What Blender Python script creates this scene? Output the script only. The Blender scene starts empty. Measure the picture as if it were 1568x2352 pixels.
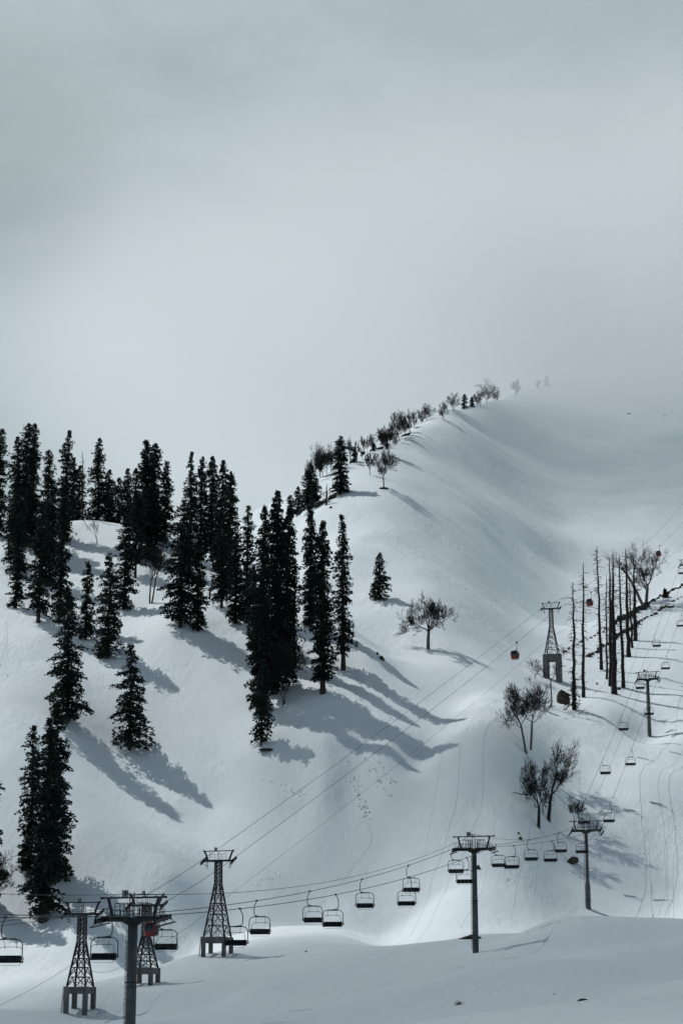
import bpy, math, random
import numpy as np
from mathutils import Vector, Matrix
R = math.radians
scn = bpy.context.scene
COL = scn.collection

# ------------------------------------------------------------------ camera
F = 4573.0; W0, H0 = 1568.0, 2352.0
PITCH = R(14.75); CZ = 1.7
SP, CP = math.sin(PITCH), math.cos(PITCH)
cam = bpy.data.cameras.new('camera'); cam.sensor_fit = 'VERTICAL'
cam.sensor_height = 36.0; cam.lens = F / H0 * 36.0
cam.clip_start = 1.0; cam.clip_end = 30000.0
camo = bpy.data.objects.new('camera', cam); COL.objects.link(camo)
camo.location = (0, 0, CZ); camo.rotation_euler = (math.pi / 2 + PITCH, 0, 0)
scn.camera = camo

def ray(u, v):
    """unit-forward-distance direction (x/Y, z/Y) of a photograph point"""
    a = (u - W0 / 2) / F; b = (H0 / 2 - v) / F
    y = CP - b * SP; z = SP + b * CP
    return a / y, z / y
def P(u, v, Y):
    a, e = ray(u, v); return Vector((a * Y, Y, CZ + e * Y))
def proj(p):
    d = p[1] * CP + (p[2] - CZ) * SP
    return W0 / 2 + F * p[0] / d, H0 / 2 - F * (-p[1] * SP + (p[2] - CZ) * CP) / d

# ------------------------------------------------------------------ terrain
COLS = {
 -150: [(2352,215),(2325,262),(2315,275),(2318,290),(2290,318),(2200,335),(2100,350),(1900,380),(1700,412),(1500,455),(1400,490),(1300,530),(1215,600),(1300,700),(1450,900)],
 0: [(2352,225),(2325,262),(2308,278),(2308,292),(2285,312),(2200,333),(2100,350),(1900,378),(1700,410),(1500,452),(1400,488),(1300,530),(1210,600),(1300,700),(1450,900)],
 100: [(2352,228),(2120,350),(1428,478)],
 188: [(2352,225),(2334,258),(2290,278),(2284,288),(2286,300),(2262,318),(2220,328),(2100,346),(1900,375),(1700,420),(1600,438),(1500,462),(1400,500),(1300,540),(1195,585),(1290,700),(1450,900)],
 300: [(2352,205),(2308,278),(2262,302),(2264,314),(2245,330),(2150,343),(2000,362),(1850,399),(1722,426),(1600,442),(1440,480),(1340,520),(1213,580),(1300,700),(1450,900)],
 400: [(2352,190),(2290,255),(2260,295),(2225,312),(2228,330),(2200,343),(2120,350),(2000,362),(1850,404),(1700,428),(1560,449),(1440,472),(1350,512),(1240,570),(1330,700),(1450,900)],
 500: [(2290,250),(2211,306),(2153,345),(2160,356),(2120,362),(2000,379),(1850,407),(1700,425),(1550,450),(1400,490),(1290,550),(1350,640),(1250,900),(1330,1100)],
 600: [(2352,175),(2250,250),(2160,325),(2139,345),(2145,356),(2100,363),(1950,384),(1850,400),(1740,413),(1600,438),(1480,468),(1352,526),(1410,580),(1330,650),(1230,780),(1160,900),(1230,1100)],
 700: [(2352,170),(2250,250),(2150,325),(2133,345),(2138,356),(2100,362),(1950,382),(1850,397),(1750,408),(1640,424),(1550,443),(1450,466),(1385,488),(1393,515),(1300,572),(1200,630),(1172,660),(1122,715),(1165,850)],
 742: [(1800,398),(1700,411),(1592,430),(1500,455),(1445,468)],
 800: [(2352,160),(2250,240),(2160,320),(2137,338),(2140,350),(2100,358),(1950,382),(1850,394),(1800,400),(1700,413),(1446,474),(1451,488),(1425,505),(1350,540),(1250,580),(1150,635),(1100,680),(1066,740),(1120,900),(1200,1100)],
 885: [(2250,230),(2171,325),(2170,340),(2140,349),(2050,366),(1950,380),(1830,392),(1750,402),(1700,409),(1508,459),(1511,469),(1480,488),(1400,513),(1300,557),(1200,605),(1120,645),(1060,740),(1018,812),(1065,960)],
 1000: [(2352,130),(2250,210),(2176,302),(2176,316),(2150,327),(2100,340),(2000,360),(1900,378),(1800,393),(1740,403),(1705,413),(1530,464),(1490,483),(1420,507),(1350,540),(1250,605),(1150,700),(1050,830),(957,935),(1000,1100)],
 1100: [(2160,281),(2166,294),(2150,310),(2050,342),(1950,365),(1850,383),(1750,396),(1650,415),(1600,438),(1530,474),(1460,510),(1400,545),(1300,615),(1200,710),(1100,840),(1000,990),(930,1130),(965,1300)],
 1200: [(2352,110),(2250,175),(2190,240),(2141,284),(2150,299),(2130,328),(2050,349),(1950,366),(1850,383),(1730,405),(1650,424),(1600,456),(1560,480),(1530,502),(1480,535),(1430,575),(1400,620),(1300,715),(1200,800),(1100,900),(1000,1060),(900,1280),(935,1420)],
 1280: [(2200,225),(2112,289),(2128,306),(2122,345),(2000,369),(1900,389),(1800,407),(1700,425),(1640,450),(1600,478),(1550,502),(1500,541),(1435,592),(1450,625),(1400,680),(1300,780),(1200,865),(1100,970),(1000,1140),(881,1385),(905,1520)],
 1400: [(2352,105),(2270,150),(2200,210),(2125,287),(2140,306),(2125,348),(2000,373),(1900,390),(1800,408),(1700,434),(1640,456),(1600,476),(1540,517),(1480,557),(1418,592),(1440,630),(1350,740),(1250,830),(1150,930),(1050,1070),(950,1240),(870,1430),(895,1560)],
 1485: [(1700,454),(1600,486),(1500,542),(1430,582),(1384,605),(1410,650)],
 1568: [(2352,100),(2265,140),(2200,200),(2120,287),(2130,306),(2120,345),(2000,375),(1900,391),(1800,409),(1700,443),(1655,459),(1600,482),(1500,535),(1420,580),(1338,625),(1370,690),(1300,790),(1200,885),(1100,990),(1000,1130),(900,1340),(862,1480),(890,1620)],
 1720: [(2352,100),(2200,200),(2122,290),(2130,308),(2000,370),(1800,430),(1600,510),(1400,590),(1270,660),(1310,740),(1200,890),(1000,1140),(880,1380),(850,1520),(880,1700)],
}
_pts = []; _val = []
for u, lst in COLS.items():
    for v, Y in lst:
        a, e = ray(u, v); _pts.append((a, math.log(Y))); _val.append(e)
XP = [(674,1632,427),(736,1650,421),(846,1709,412.5),(962,1751,405.5),(810,1474,459),(846,1496,453),(890,1540,447.5),(938,1573,443),(1048,1626,436),(755,1526,446),(788,1538,446),(800,1560,440),(846,1592,433),(895,1625,429),(938,1652,425.5),(1024,1673,420),(1080,1600,443)]
for u, v, Y in XP:
    a, e = ray(u, v); _pts.append((a, math.log(Y))); _val.append(e)
SIL = [(576,1178,900),(620,1158,890),(663,1139,860),(731,1098,722),(763,1081,736),(796,1067,750),(837,1042,778),(872,1024,805),(913,1011,840),(942,992,870),(983,964,915),(1042,944,1000),(1091,932,1100),(1135,920,1170),(1184,908,1245),(1221,895,1300),(1255,888,1350),(1320,873,1410),(1400,868,1440),(1480,863,1470)]
for u, v, Y in SIL:
    for dv, k in ((14, .965), (0, 1), (40, 1.17)):
        a, e = ray(u, v + dv); _pts.append((a, math.log(Y * k))); _val.append(e)
for u, v, Y in [(345,1224,576),(450,1263,563),(550,1320,540),(650,1370,503),(750,1416,481),(840,1478,465),(930,1545,452),(455,2215,306),(560,2144,346),(650,2135,346),(960,2184,315),(1050,2167,291),(1150,2155,281),(1305,2109,290),(1356,2118,289),(1450,2123,289)]:
    a, e = ray(u, v); _pts.append((a, math.log(Y))); _val.append(e)
for a in (-.24, -.12, 0, .12, .24):
    for Y, z in ((6, 0), (15, 0), (35, .1), (70, .7)):
        _pts.append((a, math.log(Y))); _val.append((z - CZ) / Y)
_pts = np.array(_pts); _val = np.array(_val); SC = np.array([1.6, 1.0])
def _k(d2): return 0.5 * d2 * np.log(d2 + 1e-12)
_Q = _pts * SC; _n = len(_Q)
_K = _k(((_Q[:, None] - _Q[None]) ** 2).sum(-1)) + np.eye(_n) * 6e-5
_Pm = np.hstack([np.ones((_n, 1)), _Q])
_A = np.block([[_K, _Pm], [_Pm.T, np.zeros((3, 3))]])
_w = np.linalg.solve(_A, np.concatenate([_val, np.zeros(3)]))

_rng = np.random.RandomState(7); _T = _rng.rand(256, 256)
def vnoise(x, y):
    xi = np.floor(x).astype(int); yi = np.floor(y).astype(int)
    fx = x - xi; fy = y - yi; fx = fx * fx * fx * (fx * (fx * 6 - 15) + 10); fy = fy * fy * fy * (fy * (fy * 6 - 15) + 10)
    g = lambda i, j: _T[i & 255, j & 255]
    return ((g(xi, yi) * (1 - fx) + g(xi + 1, yi) * fx) * (1 - fy) + (g(xi, yi + 1) * (1 - fx) + g(xi + 1, yi + 1) * fx) * fy) * 2 - 1
def smooth(a, b, x):
    t = np.clip((x - a) / (b - a), 0, 1); return t * t * (3 - 2 * t)
_GA = np.linspace(-.25, .25, 260); _GL = np.linspace(math.log(5), math.log(1751), 640)
def _tps():
    A, B = np.meshgrid(_GA, _GL, indexing='ij'); q = np.stack([A.ravel(), B.ravel()], -1) * SC; out = np.empty(len(q))
    for s in range(0, len(q), 20000):
        qq = q[s:s + 20000]
        out[s:s + 20000] = _k(((qq[:, None] - _Q[None]) ** 2).sum(-1)) @ _w[:_n] + _w[_n] + qq @ _w[_n + 1:]
    return out.reshape(A.shape)
_E = _tps()
def _cub(t):
    return (-.5 * t + t * t - .5 * t ** 3, 1 - 2.5 * t * t + 1.5 * t ** 3, .5 * t + 2 * t * t - 1.5 * t ** 3, -.5 * t * t + .5 * t ** 3)
def _elev(a, l):
    fa = np.clip((a - _GA[0]) / (_GA[1] - _GA[0]), 1, len(_GA) - 2.001); fl = np.clip((l - _GL[0]) / (_GL[1] - _GL[0]), 0, len(_GL) - 2.001)
    ia = fa.astype(int); il = fl.astype(int); wa = _cub(fa - ia); wl = _cub(fl - il); r = 0
    for m in range(4):
        for n in range(4):
            r = r + wa[m] * wl[n] * _E[np.clip(ia + m - 1, 0, 259), np.clip(il + n - 1, 0, 639)]
    return r
def height(x, y):
    x = np.atleast_1d(np.asarray(x, float)); y = np.atleast_1d(np.asarray(y, float))
    a = x / y
    ae = np.where(np.abs(a) > .2, np.sign(a) * (.2 + .04 * np.tanh((np.abs(a) - .2) / .04)), a)
    e = _elev(ae, np.log(np.clip(y, 5, 1750)))
    z = CZ + e * np.clip(y, 5, 1750)
    amp = smooth(60, 500, y)
    z = z + amp * (.85 * vnoise(x / 31 + 9, y / 40) + .4 * vnoise(x / 13, y / 17 + 3)) + (.04 + .14 * amp) * vnoise((x + .6 * y) / 5.5, (y - .5 * x) / 9)
    z = z + .02 * smooth(600, 900, y) * (y / 10) * vnoise(x / 60, y / 150 + 5)
    z = z + 1.4 * smooth(90, 180, y) * (1 - smooth(310, 350, y)) * vnoise(x / 21 + 3.3, y / 26 + .4)
    # wind ribs on the valley floor
    z = z + .12 * smooth(300, 330, y) * (1 - smooth(420, 470, y)) * vnoise((x + .9 * y) / 3.2, (y - .9 * x) / 30)
    return z
def hz(x, y): return float(height(x, y)[0])
_Ys = np.exp(np.linspace(math.log(60), math.log(1700), 1400))
def ground(u, v, Y0=None, tol=.25):
    """where the line of sight through a photograph point meets the snow (nearest to Y0 if given)"""
    a, e = ray(u, v); ys = _Ys
    if Y0: ys = np.linspace(Y0 * (1 - tol), Y0 * (1 + tol), 500)
    d = (CZ + e * ys) - height(a * ys, ys)
    idx = np.where((d[:-1] > 0) & (d[1:] <= 0))[0]
    if len(idx) == 0:
        Y = Y0 if Y0 else 400.
        return Vector((a * Y, Y, hz(a * Y, Y)))
    i = idx[0] if not Y0 else idx[np.argmin(abs(ys[idx] - Y0))]
    t = d[i] / (d[i] - d[i + 1]); Y = ys[i] + t * (ys[i + 1] - ys[i])
    return Vector((a * Y, Y, hz(a * Y, Y)))

# ------------------------------------------------------------------ materials
def mat(name, base, rough=.8, spec=.2, metal=0., build=None):
    m = bpy.data.materials.new(name); m.use_nodes = True
    nt = m.node_tree; b = nt.nodes['Principled BSDF']
    b.inputs['Base Color'].default_value = (*base, 1); b.inputs['Roughness'].default_value = rough
    b.inputs['Specular IOR Level'].default_value = spec; b.inputs['Metallic'].default_value = metal
    if build: build(nt, b)
    return m
def noise_mix(nt, b, c0, c1, scale, lo=.4, hi=.6, detail=4, coord='Object', bump=0, bdist=.05, stretch=None):
    tc = nt.nodes.new('ShaderNodeTexCoord'); n = nt.nodes.new('ShaderNodeTexNoise')
    n.inputs['Scale'].default_value = scale; n.inputs['Detail'].default_value = detail
    src = tc.outputs[coord]
    if stretch:
        mp = nt.nodes.new('ShaderNodeMapping'); mp.inputs['Scale'].default_value = stretch
        nt.links.new(src, mp.inputs[0]); src = mp.outputs[0]
    nt.links.new(src, n.inputs['Vector'])
    r = nt.nodes.new('ShaderNodeValToRGB'); r.color_ramp.elements[0].position = lo; r.color_ramp.elements[1].position = hi
    r.color_ramp.elements[0].color = (*c0, 1); r.color_ramp.elements[1].color = (*c1, 1)
    nt.links.new(n.outputs['Fac'], r.inputs['Fac']); nt.links.new(r.outputs['Color'], b.inputs['Base Color'])
    if bump:
        bp = nt.nodes.new('ShaderNodeBump'); bp.inputs['Strength'].default_value = bump; bp.inputs['Distance'].default_value = bdist
        nt.links.new(n.outputs['Fac'], bp.inputs['Height']); nt.links.new(bp.outputs['Normal'], b.inputs['Normal'])
def snow_nodes(nt, b):
    N = nt.nodes.new; L = nt.links.new
    noise_mix(nt, b, (.735, .79, .805), (.785, .83, .845), .03, .3, .7, 3)
    tc = N('ShaderNodeTexCoord')
    mp = N('ShaderNodeMapping'); mp.inputs['Scale'].default_value = (1, .35, .5); mp.inputs['Rotation'].default_value = (0, 0, .7)
    L(tc.outputs['Object'], mp.inputs[0])
    n1 = N('ShaderNodeTexNoise'); n1.inputs['Scale'].default_value = .5; n1.inputs['Detail'].default_value = 6; n1.inputs['Roughness'].default_value = .6
    L(mp.outputs[0], n1.inputs['Vector'])
    b1 = N('ShaderNodeBump'); b1.inputs['Strength'].default_value = .75; b1.inputs['Distance'].default_value = .5
    L(n1.outputs['Fac'], b1.inputs['Height'])
    n2 = N('ShaderNodeTexNoise'); n2.inputs['Scale'].default_value = .045; n2.inputs['Detail'].default_value = 3; L(tc.outputs['Object'], n2.inputs['Vector'])
    m2 = N('ShaderNodeMapRange'); m2.inputs[1].default_value = .42; m2.inputs[2].default_value = .62; m2.inputs[3].default_value = .18; m2.inputs[4].default_value = .85; L(n2.outputs['Fac'], m2.inputs[0]); L(m2.outputs[0], b1.inputs['Strength'])
    L(b1.outputs['Normal'], b.inputs['Normal'])
M = {}
M['snow'] = mat('snow', (.78, .82, .85), .75, .15, build=snow_nodes)
def tag(o, label=None, cat=None, group=None, kind=None):
    if label: o['label'] = label
    if cat: o['category'] = cat
    if group: o['group'] = group
    if kind: o['kind'] = kind
    return o
def mesh_np(name, verts, faces_idx, loops_per_face, material, smooth_=True):
    me = bpy.data.meshes.new(name)
    nv = len(verts); nl = len(faces_idx); nf = nl // loops_per_face
    me.vertices.add(nv); me.vertices.foreach_set('co', np.asarray(verts, np.float32).ravel())
    me.loops.add(nl); me.loops.foreach_set('vertex_index', np.asarray(faces_idx, np.int32))
    me.polygons.add(nf)
    me.polygons.foreach_set('loop_start', np.arange(0, nl, loops_per_face, dtype=np.int32))
    if smooth_: me.polygons.foreach_set('use_smooth', np.ones(nf, bool))
    me.update(calc_edges=True); me.validate()
    me.materials.append(material)
    return me
# snow field: a fan of rows reaching from the camera's feet over the whole mountain
_t = np.linspace(-1, 1, 720)
AZ = .235 * _t + .9 * np.sign(_t) * np.clip(np.abs(_t) - .82, 0, 1) ** 1.5 * 10
YY = np.concatenate([np.exp(np.linspace(math.log(5), math.log(240), 130))[:-1], np.exp(np.linspace(math.log(240), math.log(640), 560))[:-1], np.exp(np.linspace(math.log(640), math.log(1800), 330)), [2300, 3200, 5000]])
gy, ga = np.meshgrid(YY, AZ, indexing='ij')
gx = ga * gy
gzv = height(gx.ravel(), gy.ravel()).reshape(gx.shape)
gzv[-1] -= 900; gzv[-2] -= 350; gzv[-3] -= 120
vv = np.stack([gx, gy, gzv], -1).reshape(-1, 3)
nr, nc = gx.shape
i = np.arange(nr * nc).reshape(nr, nc)
fi = np.stack([i[:-1, :-1], i[:-1, 1:], i[1:, 1:], i[1:, :-1]], -1).reshape(-1)
g = bpy.data.objects.new('snow_ground', mesh_np('snow_ground', vv, fi, 4, M['snow']))
COL.objects.link(g); tag(g, kind='structure')
me = bpy.data.meshes.new('snow_plain')
me.from_pydata([(-600, -600, -.1), (600, -600, -.1), (600, 6, -.1), (-600, 6, -.1)], [], [(0, 1, 2, 3)]); me.materials.append(M['snow'])
g2 = bpy.data.objects.new('snow_plain', me); COL.objects.link(g2); tag(g2, kind='structure')

# ------------------------------------------------------------------ light and sky
SUN_EL = R(55); SUN_TRAVEL = Vector((.73, -.68, 0)).normalized()   # horizontal direction the light travels
sd = Vector((SUN_TRAVEL.x * math.cos(SUN_EL), SUN_TRAVEL.y * math.cos(SUN_EL), -math.sin(SUN_EL)))
sl = bpy.data.lights.new('sun', 'SUN'); sl.energy = 2.65; sl.angle = R(.55); sl.color = (.975, 1, .985)
so = bpy.data.objects.new('sun', sl); COL.objects.link(so)
so.rotation_euler = sd.to_track_quat('-Z', 'Y').to_euler(); so.location = (-300, 200, 400)
w = bpy.data.worlds.new('World'); scn.world = w; w.use_nodes = True
nt = w.node_tree; bg = nt.nodes['Background']; N = nt.nodes.new; L = nt.links.new
sky = N('ShaderNodeTexSky'); sky.sky_type = 'NISHITA'; sky.sun_disc = False
sky.sun_elevation = SUN_EL; sky.sun_rotation = math.atan2(-SUN_TRAVEL.x, -SUN_TRAVEL.y)
sky.altitude = 2600; sky.dust_density = 2
tc = N('ShaderNodeTexCoord')
n1 = N('ShaderNodeTexNoise'); n1.inputs['Scale'].default_value = 7.5; n1.inputs['Detail'].default_value = 6; n1.inputs['Roughness'].default_value = .56; n1.inputs['Distortion'].default_value = .3
mp = N('ShaderNodeMapping'); mp.inputs['Scale'].default_value = (1, 1, 1.8); mp.inputs['Location'].default_value = (0.35, 1.2, 0.2)
L(tc.outputs['Generated'], mp.inputs[0]); L(mp.outputs[0], n1.inputs['Vector'])
rp = N('ShaderNodeValToRGB'); e = rp.color_ramp.elements
e[0].position = .41; e[0].color = (4.1, 4.9, 5.15, 1); e[1].position = .59; e[1].color = (4.7, 5.5, 5.75, 1)
L(n1.outputs['Fac'], rp.inputs['Fac'])
mx = N('ShaderNodeMix'); mx.data_type = 'RGBA'; 
sx = N('ShaderNodeSeparateXYZ'); L(tc.outputs['Generated'], sx.inputs[0])
mr = N('ShaderNodeMapRange'); mr.interpolation_type = 'SMOOTHSTEP'; mr.inputs[1].default_value = .50; mr.inputs[2].default_value = .66; mr.inputs[3].default_value = .95; mr.inputs[4].default_value = 0.
L(sx.outputs['Z'], mr.inputs[0]); my = N('ShaderNodeMapRange'); my.interpolation_type = 'SMOOTHSTEP'; my.inputs[1].default_value = -.6; my.inputs[2].default_value = .25; L(sx.outputs['Y'], my.inputs[0]); mm = N('ShaderNodeMath'); mm.operation = 'MULTIPLY'; L(mr.outputs[0], mm.inputs[0]); L(my.outputs[0], mm.inputs[1]); L(mm.outputs[0], mx.inputs['Factor'])
m2 = N('ShaderNodeMix'); m2.data_type = 'RGBA'; m2.inputs['Factor'].default_value = .65; m2.inputs[7].default_value = (.95, 1.25, 1.4, 1); L(sky.outputs[0], m2.inputs[6]); L(m2.outputs[2], mx.inputs[6]); L(rp.outputs['Color'], mx.inputs[7])
# a darker gap in the overcast, up and to the left of the hill
dp = N('ShaderNodeVectorMath'); dp.operation = 'DOT_PRODUCT'; L(tc.outputs['Generated'], dp.inputs[0])
_a, _e = ray(-20, 360); dp.inputs[1].default_value = Vector((_a, 1, _e)).normalized()
m3 = N('ShaderNodeMapRange'); m3.interpolation_type = 'SMOOTHSTEP'; m3.inputs[1].default_value = .9965; m3.inputs[2].default_value = 1.0; m3.inputs[3].default_value = 1.0; m3.inputs[4].default_value = .86
L(dp.outputs['Value'], m3.inputs[0]); vm = N('ShaderNodeVectorMath'); vm.operation = 'SCALE'; L(mx.outputs[2], vm.inputs[0]); L(m3.outputs[0], vm.inputs['Scale'])
L(vm.outputs[0], bg.inputs['Color']); bg.inputs['Strength'].default_value = .1
vs = scn.view_settings; vs.view_transform = 'Standard'; vs.look = 'None'; vs.exposure = 0; vs.gamma = 1

# ------------------------------------------------------------------ clouds that shade parts of the snow, and the one on the hill
def cloud(name, center, rad, dens, label, seed=0, grad=False, step=40):
    import bmesh
    bm = bmesh.new(); bmesh.ops.create_icosphere(bm, subdivisions=4, radius=1)
    rr = random.Random(seed); ph = [rr.random() * 6 for _ in range(6)]
    for v_ in bm.verts:
        p = v_.co; k = 1 + (0 if grad else .10 * math.sin(3.1 * p.x + ph[0]) * math.sin(2.7 * p.y + ph[1]) + .07 * math.sin(6.3 * p.x + 5 * p.z + ph[2]) * math.cos(5.7 * p.y + ph[3]))
        v_.co = Vector((p.x * k * rad[0], p.y * k * rad[1], p.z * k * rad[2]))
    me = bpy.data.meshes.new(name); bm.to_mesh(me); bm.free()
    m = bpy.data.materials.new('cloud_vapour'); m.use_nodes = True; nt = m.node_tree
    for n_ in list(nt.nodes):
        if n_.type == 'BSDF_PRINCIPLED': nt.nodes.remove(n_)
    pv = nt.nodes.new('ShaderNodeVolumePrincipled'); pv.inputs['Color'].default_value = (.995, .998, 1, 1)
    pv.inputs['Density'].default_value = dens; pv.inputs['Anisotropy'].default_value = .12
    nt.links.new(pv.outputs[0], nt.nodes['Material Output'].inputs['Volume'])
    if grad:
        tc = nt.nodes.new('ShaderNodeTexCoord'); mp = nt.nodes.new('ShaderNodeMapping'); mp.inputs['Scale'].default_value = [1 / r_ for r_ in rad]
        gr = nt.nodes.new('ShaderNodeTexGradient'); gr.gradient_type = 'SPHERICAL'
        nz = nt.nodes.new('ShaderNodeTexNoise'); nz.inputs['Scale'].default_value = .006; nz.inputs['Detail'].default_value = 3
        nt.links.new(tc.outputs['Object'], mp.inputs[0]); nt.links.new(mp.outputs[0], gr.inputs[0]); nt.links.new(tc.outputs['Object'], nz.inputs['Vector'])
        mr = nt.nodes.new('ShaderNodeMapRange'); mr.interpolation_type = 'SMOOTHSTEP'; mr.inputs[1].default_value = 0; mr.inputs[2].default_value = .6; mr.inputs[4].default_value = dens
        nr_ = nt.nodes.new('ShaderNodeMapRange'); nr_.inputs[1].default_value = .35; nr_.inputs[2].default_value = .65; nr_.inputs[3].default_value = .5; nr_.inputs[4].default_value = 1.3
        mu = nt.nodes.new('ShaderNodeMath'); mu.operation = 'MULTIPLY'
        nt.links.new(gr.outputs['Fac'], mr.inputs[0]); nt.links.new(nz.outputs['Fac'], nr_.inputs[0])
        nt.links.new(mr.outputs[0], mu.inputs[0]); nt.links.new(nr_.outputs[0], mu.inputs[1]); nt.links.new(mu.outputs[0], pv.inputs['Density'])
    me.materials.append(m)
    o = bpy.data.objects.new('cloud', me); COL.objects.link(o); o.location = center
    tag(o, kind='stuff', label=label, cat='cloud')
    return o
def shade_from(x, y, z, h):      # a cloud point h metres above a spot, on the line to the sun
    return Vector((x, y, z)) - sd * (h / math.sin(SUN_EL))
cloud('cloud', shade_from(5, 190, 8, 330), (190, 125, 40), .015, 'low grey cloud outside the picture shading the near snow drifts', 1)
cloud('cloud', shade_from(8, 388, 50, 330), (42, 26, 26), .012, 'small torn cloud outside the picture shading the middle of the lower slope', 5)
cloud('cloud', shade_from(33, 402, 58, 330), (15, 24, 24), .008, 'narrow torn cloud outside the picture shading the valley side under the birches', 6)
cloud('cloud', shade_from(-40, 372, 40, 330), (30, 18, 26), .007, 'thin cloud scrap outside the picture shading the slope above the lattice towers', 7)
cloud('cloud', P(1490, 850, 1370), (560, 480, 165), .0125, 'white cloud bank resting on the top of the snowy hill', 3, True)
scn.cycles.volume_bounces = 5
scn.cycles.volume_step_rate = 4
scn.cycles.volume_max_steps = 64
scn.cycles.max_bounces = 8
scn.cycles.diffuse_bounces = 3
scn.cycles.transparent_max_bounces = 16
# ------------------------------------------------------------------ vegetation
def bark_nodes(c0, c1, s):
    return lambda nt, b: noise_mix(nt, b, c0, c1, s, .35, .65, 5, bump=.4, stretch=(3, 3, .6))
M['bark'] = mat('fir_bark', (.05, .045, .04), .9, .1, build=bark_nodes((.025, .022, .02), (.075, .062, .052), 2))
M['needle'] = mat('fir_needles', (.015, .028, .022), .75, .08, build=lambda nt, b: noise_mix(nt, b, (.008, .016, .014), (.022, .038, .030), .35, .35, .65, 3))
M['grey_bark'] = mat('grey_bark', (.11, .10, .095), .9, .1, build=bark_nodes((.05, .045, .04), (.20, .19, .175), 3))
M['twig'] = mat('twig_bark', (.03, .03, .03), .9, .05, build=lambda nt, b: noise_mix(nt, b, (.020, .021, .021), (.045, .045, .043), 1.5))
M['dead'] = mat('dead_wood', (.06, .052, .045), .9, .1, build=bark_nodes((.012, .012, .012), (.05, .042, .034), 1.2))
M['shrub'] = mat('dry_shrub', (.06, .05, .035), .9, .1)

def link(name, me, parent=None, loc=None):
    o = bpy.data.objects.new(name, me); COL.objects.link(o)
    if parent is not None: o.parent = parent
    if loc is not None: o.location = loc
    return o
def empty(name, loc, rz=0.):
    o = bpy.data.objects.new(name, None); o.empty_display_size = 1; COL.objects.link(o)
    o.location = loc; o.rotation_euler = (0, 0, rz); return o
def tubes(name, segs, material, sides=4, smooth_=True):
    """segs: rows of p0(3) p1(3) r0 r1 -> one mesh of open prisms"""
    s = np.asarray(segs, float); p0 = s[:, 0:3]; p1 = s[:, 3:6]; r0 = s[:, 6]; r1 = s[:, 7]
    d = p1 - p0; ln = np.linalg.norm(d, axis=1, keepdims=True); d = d / np.maximum(ln, 1e-9)
    ref = np.where(np.abs(d[:, 2:3]) > .9, np.array([[1., 0, 0]]), np.array([[0, 0, 1.]]))
    a = np.cross(d, ref); a /= np.linalg.norm(a, axis=1, keepdims=True); b = np.cross(d, a)
    th = np.arange(sides) * 2 * math.pi / sides + .4
    ca = np.cos(th)[None, :, None]; sa = np.sin(th)[None, :, None]
    off = a[:, None] * ca + b[:, None] * sa
    A = p0[:, None] + off * r0[:, None, None]; B = p1[:, None] + off * r1[:, None, None]
    V = np.concatenate([A, B], 1).reshape(-1, 3); n = len(s)
    k = np.arange(sides); q = np.stack([k, (k + 1) % sides, (k + 1) % sides + sides, k + sides], -1)
    Fq = (q[None] + (np.arange(n) * 2 * sides)[:, None, None]).reshape(-1)
    return mesh_np(name, V, Fq, 4, material, smooth_)

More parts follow.
